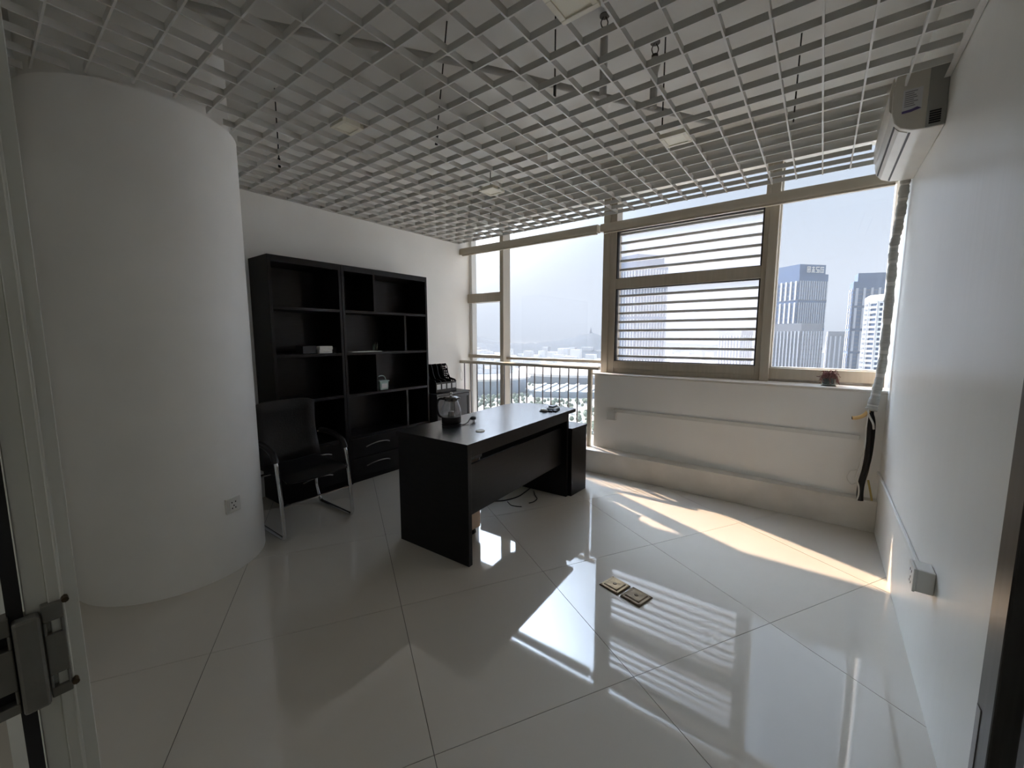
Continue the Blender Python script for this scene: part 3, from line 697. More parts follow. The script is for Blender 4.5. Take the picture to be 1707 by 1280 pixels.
obj('modesty_panel', prism(bm_new(), [(-1.615, 1.686), (-1.690, 2.925), (-1.708, 2.925), (-1.633, 1.686)], 0.28, 0.595), M['black'], dt, bevel=0.0015)
obj('keyboard_rail', prism(bm_new(), [(-1.66, 1.686), (-1.675, 1.90), (-1.70, 1.90), (-1.685, 1.686)], 0.595, 0.625), M['steel'], dt, bevel=0.002)
gm = bm_new(); lathe(gm, [(0.0, 0.003), (0.019, 0.003), (0.022, 0.006), (0.029, 0.006), (0.031, 0.0), (0.0, 0.0)], (-1.738, 1.955, 0.7402), 24)
tag(obj('grommet_cap', gm, M['white_plastic'], smooth=True), 'round pale cable grommet cap on the desk front half', 'grommet')
rc = thing('side_unit', (-1.85, 3.09, 0), 'lower black side unit standing against the far end of the desk', 'cabinet')
obj('carcass', prism(bm_new(), [(-2.62, 2.938), (-1.612, 2.966), (-1.604, 3.218), (-2.61, 3.19)], 0.0, 0.566), M['black'], rc, bevel=0.002)
edged(obj('top', prism(bm_new(), [(-2.625, 2.938), (-1.610, 2.966), (-1.602, 3.222), (-2.615, 3.194)], 0.566, 0.588), [M['blacktop'], M['black']], rc))
bm = bm_new(); lathe(bm, [(0, 0), (0.012, 0), (0.012, 0.022), (0.008, 0.03), (0, 0.03)], (-1.715, 3.02, 0.5885), 12); tag(obj('bottle_cap', bm, mat('grey_green', (0.12, 0.14, 0.12), 0.4), smooth=True), 'small grey cap on the lower side unit', 'cap')
wp = thing('drawer_pedestal', (-1.93, 1.85, 0), 'light oak drawer pedestal on castors under the desk', 'drawer unit')
obj('carcass', B(-2.13, -1.80, 1.70, 2.00, 0.06, 0.56), M['oak'], wp, bevel=0.002)
for z0, z1 in ((0.062, 0.22), (0.224, 0.39), (0.394, 0.558)):
    obj('drawer', B(-1.80, -1.783, 1.702, 1.998, z0, z1), M['oak'], wp, bevel=0.002)
for x, y in ((-2.10, 1.73), (-2.10, 1.97), (-1.83, 1.73), (-1.83, 1.97)):
    bm = bm_new(); tube(bm, [(x, y - 0.01, 0.0225), (x, y + 0.01, 0.0225)], 0.022, 14); box(bm, x - 0.012, x + 0.012, y - 0.013, y + 0.013, 0.04, 0.06)
    obj('castor', bm, M['plastic_black'], wp)
# cords below the desk
bm = bm_new(); tube(bm, smooth_path([(-1.99, 2.90, 0.006), (-1.975, 2.80, 0.005), (-1.965, 2.68, 0.005), (-2.0, 2.56, 0.005), (-2.06, 2.49, 0.005), (-2.14, 2.40, 0.005)], 6), 0.005, 7)
tag(obj('power_cord', bm, M['plastic_black'], smooth=True), 'black power cord on the floor under the desk, the longer one', 'cord', 'cords on the floor under the desk')
bm = bm_new(); tube(bm, smooth_path([(-1.97, 2.545, 0.004), (-1.91, 2.51, 0.004), (-1.86, 2.515, 0.004), (-1.82, 2.535, 0.004)], 6), 0.0035, 7)
tag(obj('power_cord', bm, M['plastic_black'], smooth=True), 'short loose end of black cord under the desk, nearest the open floor', 'cord', 'cords on the floor under the desk')
bm = bm_new(); tube(bm, smooth_path([(-1.93, 2.87, 0.004), (-1.87, 2.80, 0.004), (-1.81, 2.74, 0.004), (-1.80, 2.67, 0.004), (-1.815, 2.63, 0.004)], 6), 0.0035, 7)
tag(obj('power_cord', bm, M['plastic_black'], smooth=True), 'curled black cord under the desk, nearest its far end panel', 'cord', 'cords on the floor under the desk')

# ------------------------------------------------------------------ kettle
KC = (-2.012, 1.965, 0.7402)
kt = thing('glass_kettle', KC, 'glass electric kettle with a black base standing on the desk', 'kettle')
bm = bm_new(); lathe(bm, [(0, 0), (0.064, 0), (0.067, 0.004), (0.067, 0.016), (0.062, 0.018), (0.064, 0.022), (0.067, 0.026), (0.067, 0.062), (0.064, 0.066), (0, 0.066)], KC, 32); obj('base', bm, M['plastic_black'], kt, smooth=True)
bm = bm_new(); lathe(bm, [(0.066, 0.066), (0.069, 0.085), (0.066, 0.11), (0.058, 0.14), (0.048, 0.162), (0.044, 0.176), (0.046, 0.19)], KC, 32); obj('jug', bm, M['kettle_glass'], kt, smooth=True)
bm = bm_new(); lathe(bm, [(0.0, 0.208), (0.012, 0.208), (0.044, 0.202), (0.053, 0.197), (0.054, 0.191), (0.046, 0.188), (0.044, 0.174), (0.0, 0.174)], KC, 32); obj('lid', bm, mat('dark_lid_steel', (0.12, 0.12, 0.12), 0.22, metal=0.9), kt, smooth=True)
bm = bm_new(); lathe(bm, [(0, 0.207), (0.005, 0.208), (0.005, 0.214), (0.012, 0.218), (0.014, 0.226), (0.009, 0.233), (0, 0.235)], KC, 16); obj('knob', bm, M['chrome'], kt, smooth=True)
bm = bm_new(); tube(bm, [(KC[0], KC[1], KC[2] + 0.08), (KC[0], KC[1], KC[2] + 0.176)], 0.0025, 6); lathe(bm, [(0.0, 0.10), (0.02, 0.098), (0.024, 0.068), (0, 0.068)], KC, 16); obj('strainer_rod', bm, M['steel'], kt)
hd = Vector((-0.75, -0.66, 0)).normalized(); hp = []
for r, z in ((0.044, 0.186), (0.075, 0.188), (0.092, 0.165), (0.094, 0.12), (0.084, 0.075), (0.068, 0.06)): hp.append((KC[0] + hd.x * r, KC[1] + hd.y * r, KC[2] + z))
bm = bm_new(); tube(bm, smooth_path(hp, 5), 0.008, 10); obj('handle', bm, M['plastic_black'], kt, smooth=True)
sd = -hd; bm = bm_new(); bar(bm, (KC[0] + sd.x * 0.045, KC[1] + sd.y * 0.045, KC[2] + 0.187), (KC[0] + sd.x * 0.062, KC[1] + sd.y * 0.062, KC[2] + 0.193), 0.022, 0.010); obj('spout', bm, M['steel'], kt, bevel=0.003)
kp = thing('kettle_plug', (-1.97, 2.13, 0.7402), 'black mains plug and short lead lying beside the kettle', 'plug')
bm = bm_new(); tube(bm, smooth_path([(-1.958, 2.008, 0.745), (-1.955, 2.04, 0.7445), (-1.962, 2.08, 0.752), (-1.972, 2.105, 0.764), (-1.975, 2.122, 0.768)], 6), 0.0035, 8); obj('lead', bm, M['plastic_black'], kp, smooth=True)
bm = bm_new(); tube(bm, [(-1.974, 2.118, 0.767), (-1.976, 2.132, 0.768), (-1.978, 2.150, 0.767), (-1.979, 2.168, 0.763)], [0.007, 0.013, 0.015, 0.013], 10); obj('body', bm, M['plastic_black'], kp, smooth=True)
for s in (-1, 1):
    bm = bm_new(); bar(bm, (-1.977 + s * 0.006, 2.152, 0.757), (-1.977 + s * 0.006, 2.156, 0.7404), 0.0045, 0.002); obj('pin', bm, M['plastic_black'], kp)

# small things at the far end of the desk
sd_ = thing('round_tin', (-1.785, 2.80, 0.7402), 'small round white tin lying on the far end of the desk', 'tin')
bm = bm_new(); lathe(bm, [(0, 0), (0.036, 0), (0.038, 0.004), (0.034, 0.008), (0.0, 0.008)], (-1.785, 2.80, 0.7402), 24); obj('base', bm, M['plastic_black'], sd_, smooth=True)
bm = bm_new(); lathe(bm, [(0, 0.0085), (0.028, 0.0085), (0.03, 0.014), (0.024, 0.022), (0, 0.024)], (-1.785, 2.80, 0.7402), 24); obj('lid', bm, M['white_plastic'], sd_, smooth=True)
def slab(x, y, z, w, d, h, a, m, label, name='small_box', group='small things stacked at the far end of the desk', cat='box'):
    ca, sa = math.cos(a), math.sin(a)
    bm = prism(bm_new(), [(x + ca * u - sa * v, y + sa * u + ca * v) for u, v in ((-w, -d), (w, -d), (w, d), (-w, d))], z, z + h)
    tag(obj(name, bm, m, bevel=0.002), label, cat, group)
dkc = mat('dark_slate_card', (0.03, 0.035, 0.045), 0.4)
slab(-1.755, 2.895, 0.7402, 0.042, 0.050, 0.018, 0.15, dkc, 'dark box at the bottom of the small pile on the desk')
slab(-1.757, 2.90, 0.7585, 0.038, 0.046, 0.006, 0.2, M['paper'], 'white card in the middle of the small pile on the desk', 'white_card', cat='card')
slab(-1.765, 2.91, 0.7648, 0.024, 0.04, 0.012, 0.1, dkc, 'narrow dark box on top of the small pile on the desk')
slab(-1.735, 2.82, 0.7402, 0.016, 0.012, 0.012, 0.3, M['plastic_black'], 'tiny black block in front of the small pile, left one')
slab(-1.705, 2.845, 0.7402, 0.014, 0.016, 0.013, 0.1, M['plastic_black'], 'tiny black block in front of the small pile, right one')

# ------------------------------------------------------------------ visitor chair
ch = thing('visitor_chair', (-2.95, 1.375, 0), 'black padded visitor chair with chrome sled legs beside the column', 'chair')
YA, YB = 1.135, 1.625
for y in (YA, YB):
    pts = [(-3.135, y, 0.612), (-3.02, y, 0.612), (-2.90, y, 0.60), (-2.82, y, 0.565), (-2.795, y, 0.52), (-2.755, y, 0.25), (-2.735, y, 0.016), (-3.215, y, 0.016), (-3.27, y, 0.15), (-3.24, y, 0.33)]
    bm = bm_new(); tube(bm, fillet(pts, 0.05, 6), 0.0125, 12); obj('leg_frame', bm, M['chrome'], ch, smooth=True)
    pts = [(-3.15, y, 0.618), (-3.04, y, 0.622), (-2.93, y, 0.612), (-2.845, y, 0.585), (-2.812, y, 0.548), (-2.803, y, 0.525)]
    bm = bm_new(); pth = smooth_path(pts, 5)
    tube(bm, pth, 0.021, 12); obj('armrest', bm, M['leather'], ch, smooth=True)
    s = 1 if y == YB else -1
    bm = bm_new(); tube(bm, [(-3.14, y, 0.615), (-3.14, y - s * 0.035, 0.615)], 0.007, 8); obj('bolt', bm, M['chrome'], ch)
bm = bm_new(); tube(bm, [(-2.76, YA, 0.235), (-2.765, YA + 0.06, 0.238), (-2.765, YB - 0.06, 0.238), (-2.76, YB, 0.235)], 0.008, 8); obj('stretcher', bm, M['chrome'], ch)
bm = bm_new(); tube(bm, [(-3.24, YA, 0.33), (-3.24, YB, 0.33)], 0.011, 8); obj('stretcher', bm, M['chrome'], ch)
def pad(bm, fn, nu=12, nv=10, th=0.05):
    """padded sheet: fn(u,v)->(pos, normal) with edge rounding"""
    A, Bk = [], []
    for i in range(nu + 1):
        ra, rb = [], []
        for j in range(nv + 1):
            u, v = i / nu, j / nv
            p, n = fn(u, v)
            e = min(1.0, min(u, 1 - u, v, 1 - v) * 6.0); e = math.sqrt(max(0, 1 - (1 - e) ** 2))
            ra.append(bm.verts.new(p + n * (th * (0.15 + 0.85 * e) / 2))); rb.append(bm.verts.new(p - n * (th * (0.15 + 0.85 * e) / 2)))
        A.append(ra); Bk.append(rb)
    for i in range(nu):
        for j in range(nv):
            bm.faces.new((A[i][j], A[i + 1][j], A[i + 1][j + 1], A[i][j + 1])); bm.faces.new((Bk[i][j], Bk[i][j + 1], Bk[i + 1][j + 1], Bk[i + 1][j]))
    edge = [(i, 0) for i in range(nu + 1)] + [(nu, j) for j in range(1, nv + 1)] + [(i, nv) for i in range(nu - 1, -1, -1)] + [(0, j) for j in range(nv - 1, 0, -1)]
    for a, b in zip(edge, edge[1:] + edge[:1]):
        bm.faces.new((A[a[0]][a[1]], Bk[a[0]][a[1]], Bk[b[0]][b[1]], A[b[0]][b[1]]))
    return bm
def seat_fn(u, v):
    y = YA + 0.03 + (YB - YA - 0.06) * u; x = -3.17 + 0.44 * v
    z = 0.415 - 0.03 * max(0, v - 0.75) ** 2 * 16 * 0.6 - 0.012 * math.sin(math.pi * u)
    return Vector((x, y, z)), Vector((0, 0, 1))
obj('seat', pad(bm_new(), seat_fn, th=0.07), M['leather'], ch, smooth=True)
def back_fn(u, v):
    y = YA + 0.02 + (YB - YA - 0.04) * u
    z = 0.43 + 0.455 * v
    x = -3.145 - 0.075 * v - 0.03 * math.sin(math.pi * v) + 0.02 * (2 * u - 1) ** 2 + 0.02 * v * v
    c = 0.03 * max(0, v - 0.9) * 10 * (abs(2 * u - 1) ** 6)
    return Vector((x, y, z - c)), Vector((1, 0, 0.18)).normalized()
obj('backrest', pad(bm_new(), back_fn, th=0.045), M['leather'], ch, smooth=True)

# ------------------------------------------------------------------ plant on the sill
PC = (0.066, 3.835, 0.986)
pl = thing('potted_succulent', PC, 'dried red-brown succulent in a small glass pot on the sill', 'plant')
bm = bm_new(); lathe(bm, [(0.0, 0.003), (0.036, 0.003), (0.042, 0.01), (0.046, 0.06), (0.043, 0.06), (0.038, 0.012), (0, 0.009)], PC, 24); obj('pot', bm, M['jar_glass'], pl, smooth=True)
bm = bm_new(); lathe(bm, [(0.0, 0.010), (0.037, 0.012), (0.041, 0.05), (0.0, 0.054)], PC, 20); obj('soil', bm, M['soil'], pl, smooth=True)
bm = bm_new(); lathe(bm, [(0.0, 0.0), (0.044, 0.0), (0.046, 0.003), (0, 0.003)], PC, 20); obj('saucer', bm, M['plastic_black'], pl)
bm = bm_new(); rnd = random.Random(3)
for k in range(64):
    a = rnd.uniform(0, 6.283); r0 = rnd.uniform(0, 0.03); r1 = r0 + rnd.uniform(0.02, 0.055); hz = rnd.uniform(0.065, 0.115); dz = rnd.uniform(0.0, 0.09) * (r1 / 0.06)
    p = [(PC[0] + math.cos(a) * r0, PC[1] + math.sin(a) * r0, PC[2] + 0.052), (PC[0] + math.cos(a) * (r0 * 0.6 + r1 * 0.4), PC[1] + math.sin(a) * (r0 * 0.6 + r1 * 0.4), PC[2] + hz), (PC[0] + math.cos(a) * r1, PC[1] + math.sin(a) * r1, PC[2] + max(0.02, hz - dz))]
    pp = smooth_path(p, 3); tube(bm, pp, 0.0016, 4)
    for q in pp[2:]:
        for s in range(2):
            d = Vector((rnd.uniform(-1, 1), rnd.uniform(-1, 1), rnd.uniform(-0.6, 0.6))).normalized() * 0.010
            n = d.cross(Vector((0, 0, 1))).normalized() * 0.0042
            v = [bm.verts.new(x) for x in (q, q + d * 0.5 + n, q + d, q + d * 0.5 - n + Vector((0, 0, 0.003)))]
            bm.faces.new(v)
fo = obj('foliage', bm, M['leaf'], pl); fo['kind'] = 'stuff'

# ------------------------------------------------------------------ entrance: door post, lock clamp, open glass leaf
bm = B(-0.66, -0.60, 0.023, 0.044, 0, 2.25); box(bm, -0.66, -0.604, 0.008, 0.023, 0, 2.25); tube(bm, [(-0.6, 0.0325, 0), (-0.6, 0.0325, 2.25)], 0.0016, 6)
struct('door_1', bm, M['door_post'], 'painted metal post at the left of the entrance', bevel=0.0015)
gd = thing('glass_door', (-0.63, -0.01, 0.02), 'black edged glass door leaf at the left of the entrance', 'door')
obj('edge_seal', B(-0.614, -0.602, -0.0035, 0.0068, 0.02, 2.2), M['gasket'], gd)
obj('glass_panel', B(-0.657, -0.615, -0.002, 0.004, 0.02, 2.2), M['glass'], gd)
lk = thing('door_lock_clamp', (-0.60, 0.01, 0.985), 'grey metal lock clamp with square slots on the black door edge', 'lock')
cl = M['clamp']
obj('body', B(-0.616, -0.590, -0.0015, 0.0165, 0.985, 1.080), cl, lk, bevel=0.0025)
for a, b, nm in ((0.0175, 0.0320, 'side_plate'), (-0.020, -0.0025, 'side_plate')):
    bm = bm_new()
    for q in ((a, b, 0.987, 0.997), (a, b, 1.011, 1.054), (a, b, 1.068, 1.086)): box(bm, -0.612, -0.596, *q)
    for q in ((a, a + 0.0025), (b - 0.0025, b)):
        box(bm, -0.612, -0.596, q[0], q[1], 0.997, 1.011); box(bm, -0.612, -0.596, q[0], q[1], 1.054, 1.068)
    sp = obj(nm, bm, cl, lk, bevel=0.001)
    for z0 in (0.996, 1.053):
        obj('slot', B(-0.612, -0.606, a + 0.002, b - 0.002, z0, z0 + 0.016), M['gasket'], sp)
for z in (1.083, 0.992):
    bm = bm_new(); tube(bm, [(-0.60, 0.034, z + 0.004), (-0.592, 0.034, z + 0.004)], 0.0028, 8); obj('screw', bm, M['brass_dark'], lk)

dl = thing('entrance_door', (0.33, 0.62, 0.02), 'dark framed entrance door leaf folded back against the right wall', 'door')
obj('stile', B(0.300, 0.345, 1.075, 1.158, 0.01, 2.2), M['dark_metal'], dl, bevel=0.004)
obj('stile_strip', B(0.2985, 0.3005, 1.128, 1.150, 0.01, 0.62), M['steel'], dl)
obj('edge_bead', B(0.302, 0.343, 1.158, 1.163, 0.01, 2.2), M['steel'], dl, bevel=0.001)
obj('stile', B(0.300, 0.345, 0.05, 0.13, 0.01, 2.2), M['dark_metal'], dl, bevel=0.004)
obj('rail', B(0.300, 0.345, 0.13, 1.075, 0.01, 0.11), M['dark_metal'], dl, bevel=0.004)
obj('rail', B(0.300, 0.345, 0.13, 1.075, 2.09, 2.2), M['dark_metal'], dl, bevel=0.004)
obj('glass_panel', B(0.318, 0.326, 0.13, 1.075, 0.11, 2.09), M['glass'], dl)

# ------------------------------------------------------------------ city outside
GZ0 = -60.0
M['ground'] = mat('city_ground', (0.30, 0.31, 0.29), 0.9, noise=(0.02, 0.35))
M['tower_blue'] = mat('blue_glass_facade', (0.10, 0.145, 0.24), 0.35)
M['tower_grey'] = mat('grey_facade', (0.20, 0.21, 0.23), 0.6)
M['fin'] = mat('pale_fin', (0.55, 0.58, 0.64), 0.6)
M['white_facade'] = mat('white_facade', (0.72, 0.74, 0.76), 0.6)
M['roof_white'] = mat('white_roof', (0.80, 0.79, 0.76), 0.6)
M['hill'] = mat('wooded_hill', (0.03, 0.045, 0.06), 0.95, noise=(0.01, 0.4))
M['road'] = mat('pale_road', (0.50, 0.48, 0.45), 0.9)
M['tree'] = mat('street_tree', (0.17, 0.21, 0.15), 0.95)
def pol(az, d): return Vector((math.sin(R(az)) * d, math.cos(R(az)) * d, 0))
bm = bm_new(); bm.faces.new([bm.verts.new(p) for p in ((-9000, 25, GZ0), (9000, 25, GZ0), (9000, 14000, GZ0), (-9000, 14000, GZ0))])
gp = struct('ground_plain', bm, M['ground'])

def tower(name, azl, azm, azr, d, ztop, label, m, fins=(6, 10), crown=None, bands=(), fin_m=None, fw=0.32):
    """two visible faces meeting at azm (nearest edge), left face to azl, right face to azr"""
    e = pol(azm, d)
    l = pol(azl, d * 1.05); r = pol(azr, d * 1.05)
    b = l + r - e
    t = thing(name, (e.x, e.y, GZ0), label, 'tower')
    bm = prism(bm_new(), [(e.x, e.y), (r.x, r.y), (b.x, b.y), (l.x, l.y)], GZ0, ztop); obj('shaft', bm, m, t)
    bm = bm_new()
    for a, c, n in ((l, e, fins[0]), (e, r, fins[1])):
        dv = (c - a) / n; out = Vector((dv.y, -dv.x, 0)).normalized()
        for k in range(n):
            p = a + dv * (k + 0.5 - fw / 2); q = a + dv * (k + 0.5 + fw / 2)
            zz = [GZ0 + 2] + [x for x in bands] + [ztop - 5]
            for z0, z1 in zip(zz, zz[1:]):
                quadbox(bm, [p + Vector((0, 0, z0 + 1.2)), p + out * 0.8 + Vector((0, 0, z0 + 1.2)), q + out * 0.8 + Vector((0, 0, z0 + 1.2)), q + Vector((0, 0, z0 + 1.2)),
                             p + Vector((0, 0, z1 - 1.2)), p + out * 0.8 + Vector((0, 0, z1 - 1.2)), q + out * 0.8 + Vector((0, 0, z1 - 1.2)), q + Vector((0, 0, z1 - 1.2))])
    f = obj('fins', bm, fin_m or M['fin'], t); f['kind'] = 'stuff'
    bm = bm_new(); z = GZ0 + 4
    while z < ztop - 6:
        for a, c in ((l, e), (e, r)):
            dv = (c - a).normalized(); out = Vector((dv.y, -dv.x, 0))
            quadbox(bm, [a + Vector((0, 0, z)), a + out * 0.4 + Vector((0, 0, z)), c + out * 0.4 + Vector((0, 0, z)), c + Vector((0, 0, z)), a + Vector((0, 0, z + 0.7)), a + out * 0.4 + Vector((0, 0, z + 0.7)), c + out * 0.4 + Vector((0, 0, z + 0.7)), c + Vector((0, 0, z + 0.7))])
        z += 3.9
    f = obj('floor_bands', bm, M['tower_grey'], t); f['kind'] = 'stuff'
    if crown:
        s, h = crown
        ce = (e + l + r + b) / 4
        q = [ce + (p - ce) * s for p in (e, r, b, l)]
        bm = prism(bm_new(), [(p.x, p.y) for p in q], ztop, ztop + h); obj('crown', bm, m, t)
    return t, e, l, r
tw, eA, lA, rA = tower('office_tower', -23.6, -20.4, -16.55, 420, 73, 'tall hazy blue tower seen through the louvred window', M['tower_blue'], (9, 11), (0.86, 8), (-20, 20, 50))
tw, eB, lB, rB = tower('office_tower', -5.6, -2.45, 0.15, 450, 57, 'blue tower with rooftop characters, left in the corner window', M['tower_blue'], (7, 13), (0.90, 8.5), (-10, 8, 33))
# four white characters on the crown of that tower
ce = (eB + lB + rB + (lB + rB - eB)) / 4
a, c = ce + (eB - ce) * 0.90, ce + (rB - ce) * 0.90
dv = (c - a).normalized(); out = Vector((dv.y, -dv.x, 0)); ln = (c - a).length
G = [[(0, 0, 1, .12), (0, .88, 1, 1), (0, 0, .14, 1), (.86, 0, 1, 1), (.25, .44, .75, .58), (.43, .2, .57, .8)],
     [(.05, .80, .95, .92), (.42, 0, .58, 1), (.1, .45, .9, .57), (.0, 0, .3, .14), (.7, 0, 1, .14), (.15, .12, .28, .45), (.72, .12, .85, .45)],
     [(0, .86, 1, 1), (0, .42, 1, .56), (0, 0, 1, .13), (0, .5, .15, .95), (.84, 0, 1, .5), (.42, .13, .56, .42)],
     [(0, .86, 1, 1), (0, 0, .16, 1), (.3, .56, 1, .68), (.3, 0, 1, .13), (.84, .1, 1, .6), (.5, .2, .62, .5)]]
for k, gl in enumerate(G):
    bm = bm_new(); o = a + dv * ln * (0.26 + 0.17 * k) + out * 0.3
    for (u0, v0, u1, v1) in gl:
        P = lambda u, v, t: o + dv * u * 3.6 + out * t + Vector((0, 0, 58.4 + v * 5.2))
        quadbox(bm, [P(u0, v0, 0), P(u0, v0, 0.5), P(u1, v0, 0.5), P(u1, v0, 0), P(u0, v1, 0), P(u0, v1, 0.5), P(u1, v1, 0.5), P(u1, v1, 0)])
    obj('rooftop_character', bm, M['roof_white'], tw)
tower('apartment_block', -5.9, -1.9, 0.02, 400, 12, 'lower grey block with vertical stripes in front of the blue tower', M['tower_grey'], (12, 8), None, (), M['fin'], 0.25)
tower('office_tower', 2.05, 2.35, 7.6, 520, 54, 'blue tower at the right edge of the corner window', M['tower_blue'], (2, 9), (0.88, 8), (-14, 8, 30))
tower('apartment_block', 0.40, 0.55, 2.6, 700, 8.3, 'small far block between the two blue towers', M['tower_grey'], (1, 5), None)
tower('apartment_block', -10.4, -7.8, -6.6, 620, 9.2, 'pale far block at the lower right of the louvred window', M['tower_grey'], (8, 5), None)
# white curved tower
t = thing('curved_tower', (*pol(5.2, 360)[:2], GZ0), 'white tower with curved balcony bands in front of the right blue tower', 'tower')
c0 = pol(5.75, 372); rr = 15.0
bm = bm_new(); lathe(bm, [(0, GZ0), (rr - 1.2, GZ0), (rr - 1.2, 26), (0, 29.5)], (c0.x, c0.y, 0), 40); obj('core', bm, M['tower_blue'], t, smooth=True)
bm = bm_new(); z = GZ0 + 3
while z < 24:
    lathe(bm, [(rr - 1.3, z), (rr, z), (rr, z + 1.3), (rr - 1.3, z + 1.3)], (c0.x, c0.y, 0), 40); z += 3.2
f = obj('balcony_bands', bm, M['white_facade'], t); f['kind'] = 'stuff'
bm = bm_new(); lathe(bm, [(rr - 1.5, 24), (rr + 0.4, 24), (rr + 0.4, 27), (rr - 1.5, 28.5)], (c0.x, c0.y, 0), 40); obj('roof_rim', bm, M['white_facade'], t, smooth=True)
bm = bm_new()
for k in range(14):
    a = 2 * math.pi * k / 14; x, y = c0.x + (rr - 0.4) * math.cos(a), c0.y + (rr - 0.4) * math.sin(a); box(bm, x - 0.7, x + 0.7, y - 0.7, y + 0.7, GZ0, 25)
f = obj('pilasters', bm, M['white_facade'], t); f['kind'] = 'stuff'

# hills
def ridge(name, d, prof, label, depth):
    az = [p[0] for p in prof]; bm = bm_new(); rows = []
    n = 90; rnd = random.Random(len(prof))
    for i in range(n + 1):
        a = az[0] + (az[-1] - az[0]) * i / n
        for (a0, e0), (a1, e1) in zip(prof, prof[1:]):
            if a0 <= a <= a1: el = e0 + (e1 - e0) * (a - a0) / (a1 - a0); break
        z = d * math.tan(R(el)) + 1.35 + rnd.uniform(-1.5, 1.5)
        rows.append([bm.verts.new((*pol(a, d + s * depth)[:2], max(GZ0 - 2, GZ0 + (z - GZ0) * k + rnd.uniform(-2, 2)))) for s, k in ((-1, 0), (-0.6, 0.35), (-0.3, 0.72), (0, 1.0), (0.5, 0.5), (1.0, 0))])
    for p, q in zip(rows, rows[1:]):
        for k in range(5): bm.faces.new((p[k], q[k], q[k + 1], p[k + 1]))
    o = obj(name, bm, M['hill'], smooth=True); o['kind'] = 'structure'; o['label'] = label
ridge('hill', 1500, [(-46, -0.9), (-40, -0.9), (-37.4, -0.86), (-33.6, -0.86), (-31, -0.55), (-28.6, -0.05), (-27.2, 0.28), (-26.2, 0.56), (-25.2, 0.30), (-24.5, -0.05), (-20, -0.6), (-12, -0.95), (0, -1.1)], 'hazy wooded hill with a tower on its top', 300)
ridge('far_hill', 2300, [(-56, -0.3), (-50, 0.2), (-43.5, 0.22), (-42.2, 0.15), (-40.5, -0.25), (-38.6, -0.72), (-36, -0.95)], 'pale far hill behind the narrow left window', 400)
p = pol(-26.2, 1500)
t = thing('pagoda', (*p[:2], 14), 'tiny tower on top of the hazy hill', 'pagoda')
bm = bm_new(); lathe(bm, [(0, 5), (4.2, 5), (3.6, 17), (0, 17)], (p.x, p.y, 8), 8); obj('lower_storey', bm, M['tower_grey'], t)
bm = bm_new(); lathe(bm, [(0, 17), (4.8, 17), (2.7, 18.6), (2.5, 22), (3.6, 22.4), (0.7, 26), (0, 31)], (p.x, p.y, 8), 8); obj('upper_storey', bm, M['tower_grey'], t)

# stadium and bowl below
def bowl(name, az, d, a, b, z0, z1, rim, label, mw, mr, rot=0):
    c = pol(az, d); t = thing(name, (c.x, c.y, GZ0), label, 'stadium')
    ca, sa = math.cos(R(rot)), math.sin(R(rot)); n = 56
    def ring(k, z): return [(c.x + (a * k * math.cos(6.28319 * i / n)) * ca - (b * k * math.sin(6.28319 * i / n)) * sa, c.y + (a * k * math.cos(6.28319 * i / n)) * sa + (b * k * math.sin(6.28319 * i / n)) * ca, z) for i in range(n)]
    def skin(rings, m, nm):
        bm = bm_new(); V = [[bm.verts.new(p) for p in r] for r in rings]
        for p, q in zip(V, V[1:]):
            for i in range(n): bm.faces.new((p[i], p[(i + 1) % n], q[(i + 1) % n], q[i]))
        return obj(nm, bm, m, t, smooth=True)
    skin([ring(0.93, GZ0), ring(1.0, z0)], mw, 'outer_wall')
    skin([ring(1.03, z0), ring(1.04, z0 + (z1 - z0) * 0.35), ring(0.9, z1), ring(rim, z1 + 1.0), ring(rim * 0.98, z0 + 1)], mr, 'roof')
    skin([ring(rim, z0 + 2), ring(0.35, GZ0 + 4), ring(0.02, GZ0 + 3.5)], mw, 'stands')
    return t
M['seat_blue'] = mat('blue_grey_stands', (0.36, 0.42, 0.48), 0.8)
M['arena_wall'] = mat('arena_wall', (0.34, 0.37, 0.40), 0.8)
bowl('stadium', -28.0, 590, 88, 70, -50, -41, 0.5, 'white roofed round stadium below the wide left window', M['arena_wall'], M['roof_white'], 20)
bowl('stadium', -42.0, 470, 60, 44, -45, -39, 0.86, 'white rimmed oval arena below the narrow left window', M['seat_blue'], M['roof_white'], 40)
# ribbed hall in front of the stadium
t = thing('ribbed_hall', (*pol(-29, 420)[:2], GZ0), 'low hall with slanting white roof ribs before the stadium', 'building')
cx = pol(-29.5, 430); dx = pol(-29.5 + 90, 1); dy = pol(-29.5, 1)
bm = bm_new(); P = lambda u, v, z: cx + dx * u + dy * v + Vector((0, 0, z))
quadbox(bm, [P(-34, -16, GZ0), P(36, -16, GZ0), P(36, 22, GZ0), P(-34, 22, GZ0), P(-34, -16, GZ0 + 6), P(36, -16, GZ0 + 6), P(36, 22, GZ0 + 9), P(-34, 22, GZ0 + 9)]); obj('body', bm, M['seat_blue'], t)
for k in range(6):
    bm = bm_new(); u = -30 + k * 12; bar(bm, P(u - 6, -16, GZ0 + 6.8), P(u + 8, 22, GZ0 + 10), 2.2, 1.2); obj('rib', bm, M['roof_white'], t)
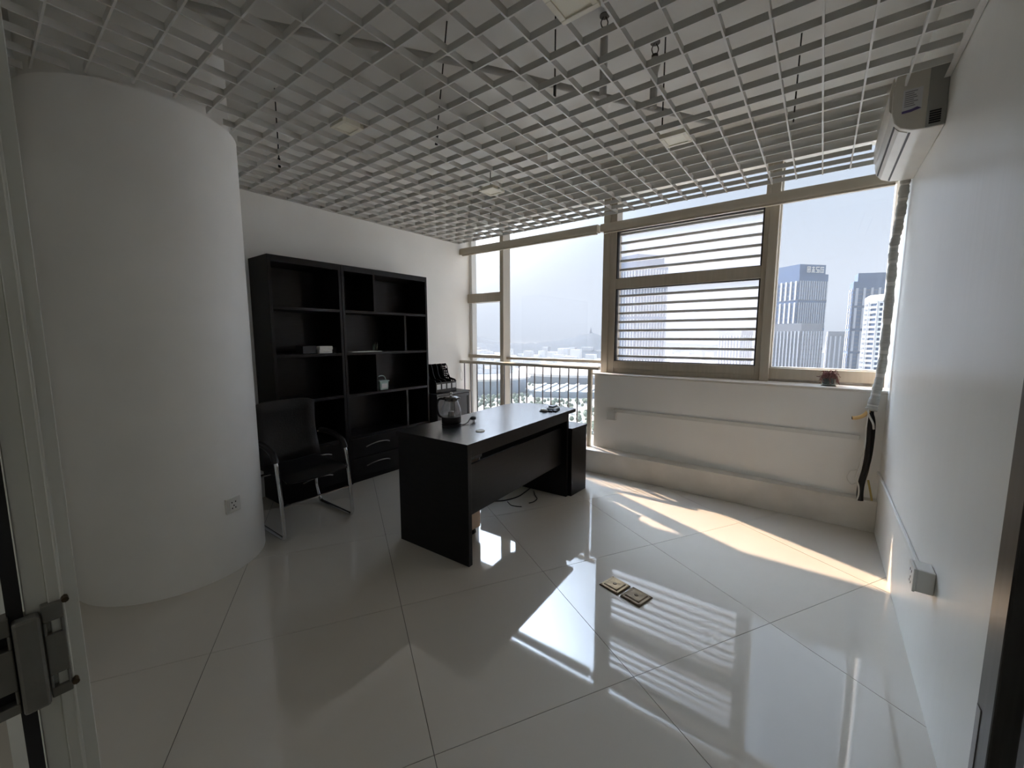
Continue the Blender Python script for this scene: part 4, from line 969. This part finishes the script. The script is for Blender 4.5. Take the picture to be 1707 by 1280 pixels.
# roads and scattered low buildings, trees
bm = bm_new()
for (a0, d0, a1, d1, w) in ((-48, 330, -22, 350, 16), (-36, 300, -35.6, 395, 12), (-26, 250, -25.4, 370, 12)):
    p, q = pol(a0, d0), pol(a1, d1); bar(bm, (p.x, p.y, GZ0 + 0.2), (q.x, q.y, GZ0 + 0.2), w, 0.3)
o = obj('roads', bm, M['road']); o['kind'] = 'stuff'; o['label'] = 'pale roads crossing the city below'
rnd = random.Random(11)
bm = bm_new(); bmt = bm_new()
for k in range(420):
    a = rnd.uniform(-58, 20); d = rnd.uniform(720, 1350); p = pol(a, d); w = rnd.uniform(6, 16); h = rnd.choice((6, 8, 10, 14, 20, 30)) * (0.7 if d < 900 else 1)
    if a > -24 and d < 820: continue
    box(bm, p.x - w, p.x + w, p.y - w * 0.6, p.y + w * 0.6, GZ0, GZ0 + h)
o = obj('far_city_blocks', bm, M['white_facade']); o['kind'] = 'stuff'; o['label'] = 'haze-veiled low city blocks spread towards the hills'
for k in range(900):
    a = rnd.uniform(-50, -25); d = rnd.uniform(230, 520); p = pol(a, d); r = rnd.uniform(1.2, 2.6)
    if (p - pol(-42, 470)).length < 70 or (p - pol(-28, 590)).length < 100 or (p - pol(-29.5, 432)).length < 48: continue
    lathe(bmt, [(0, 0), (r * 0.8, r * 0.5), (r, r * 1.1), (r * 0.5, r * 1.8), (0, r * 2)], (p.x, p.y, GZ0 + 1), 6)
o = obj('street_trees', bmt, M['tree']); o['kind'] = 'stuff'; o['label'] = 'small street trees far below the windows'

# haze over the city, from beyond the building
hz = bpy.data.materials.new('city_haze'); hz.use_nodes = True
n, l = hz.node_tree.nodes, hz.node_tree.links; n.clear()
ho_ = n.new('ShaderNodeOutputMaterial'); vs = n.new('ShaderNodeVolumeScatter'); vs.inputs['Density'].default_value = 0.00026; vs.inputs['Color'].default_value = (0.80, 0.91, 1.0, 1); vs.inputs['Anisotropy'].default_value = 0.0
va = n.new('ShaderNodeVolumeAbsorption'); va.inputs['Density'].default_value = 0.00040; va.inputs['Color'].default_value = (0.05, 0.05, 0.05, 1)
ad = n.new('ShaderNodeAddShader'); l.new(vs.outputs[0], ad.inputs[0]); l.new(va.outputs[0], ad.inputs[1])
l.new(ad.outputs[0], ho_.inputs['Volume'])
bm = B(-8800, 8800, 40, 9000, GZ0 - 5, 330)
o = obj('haze', bm, hz); o['kind'] = 'stuff'; o['label'] = 'pale haze hanging over the city'
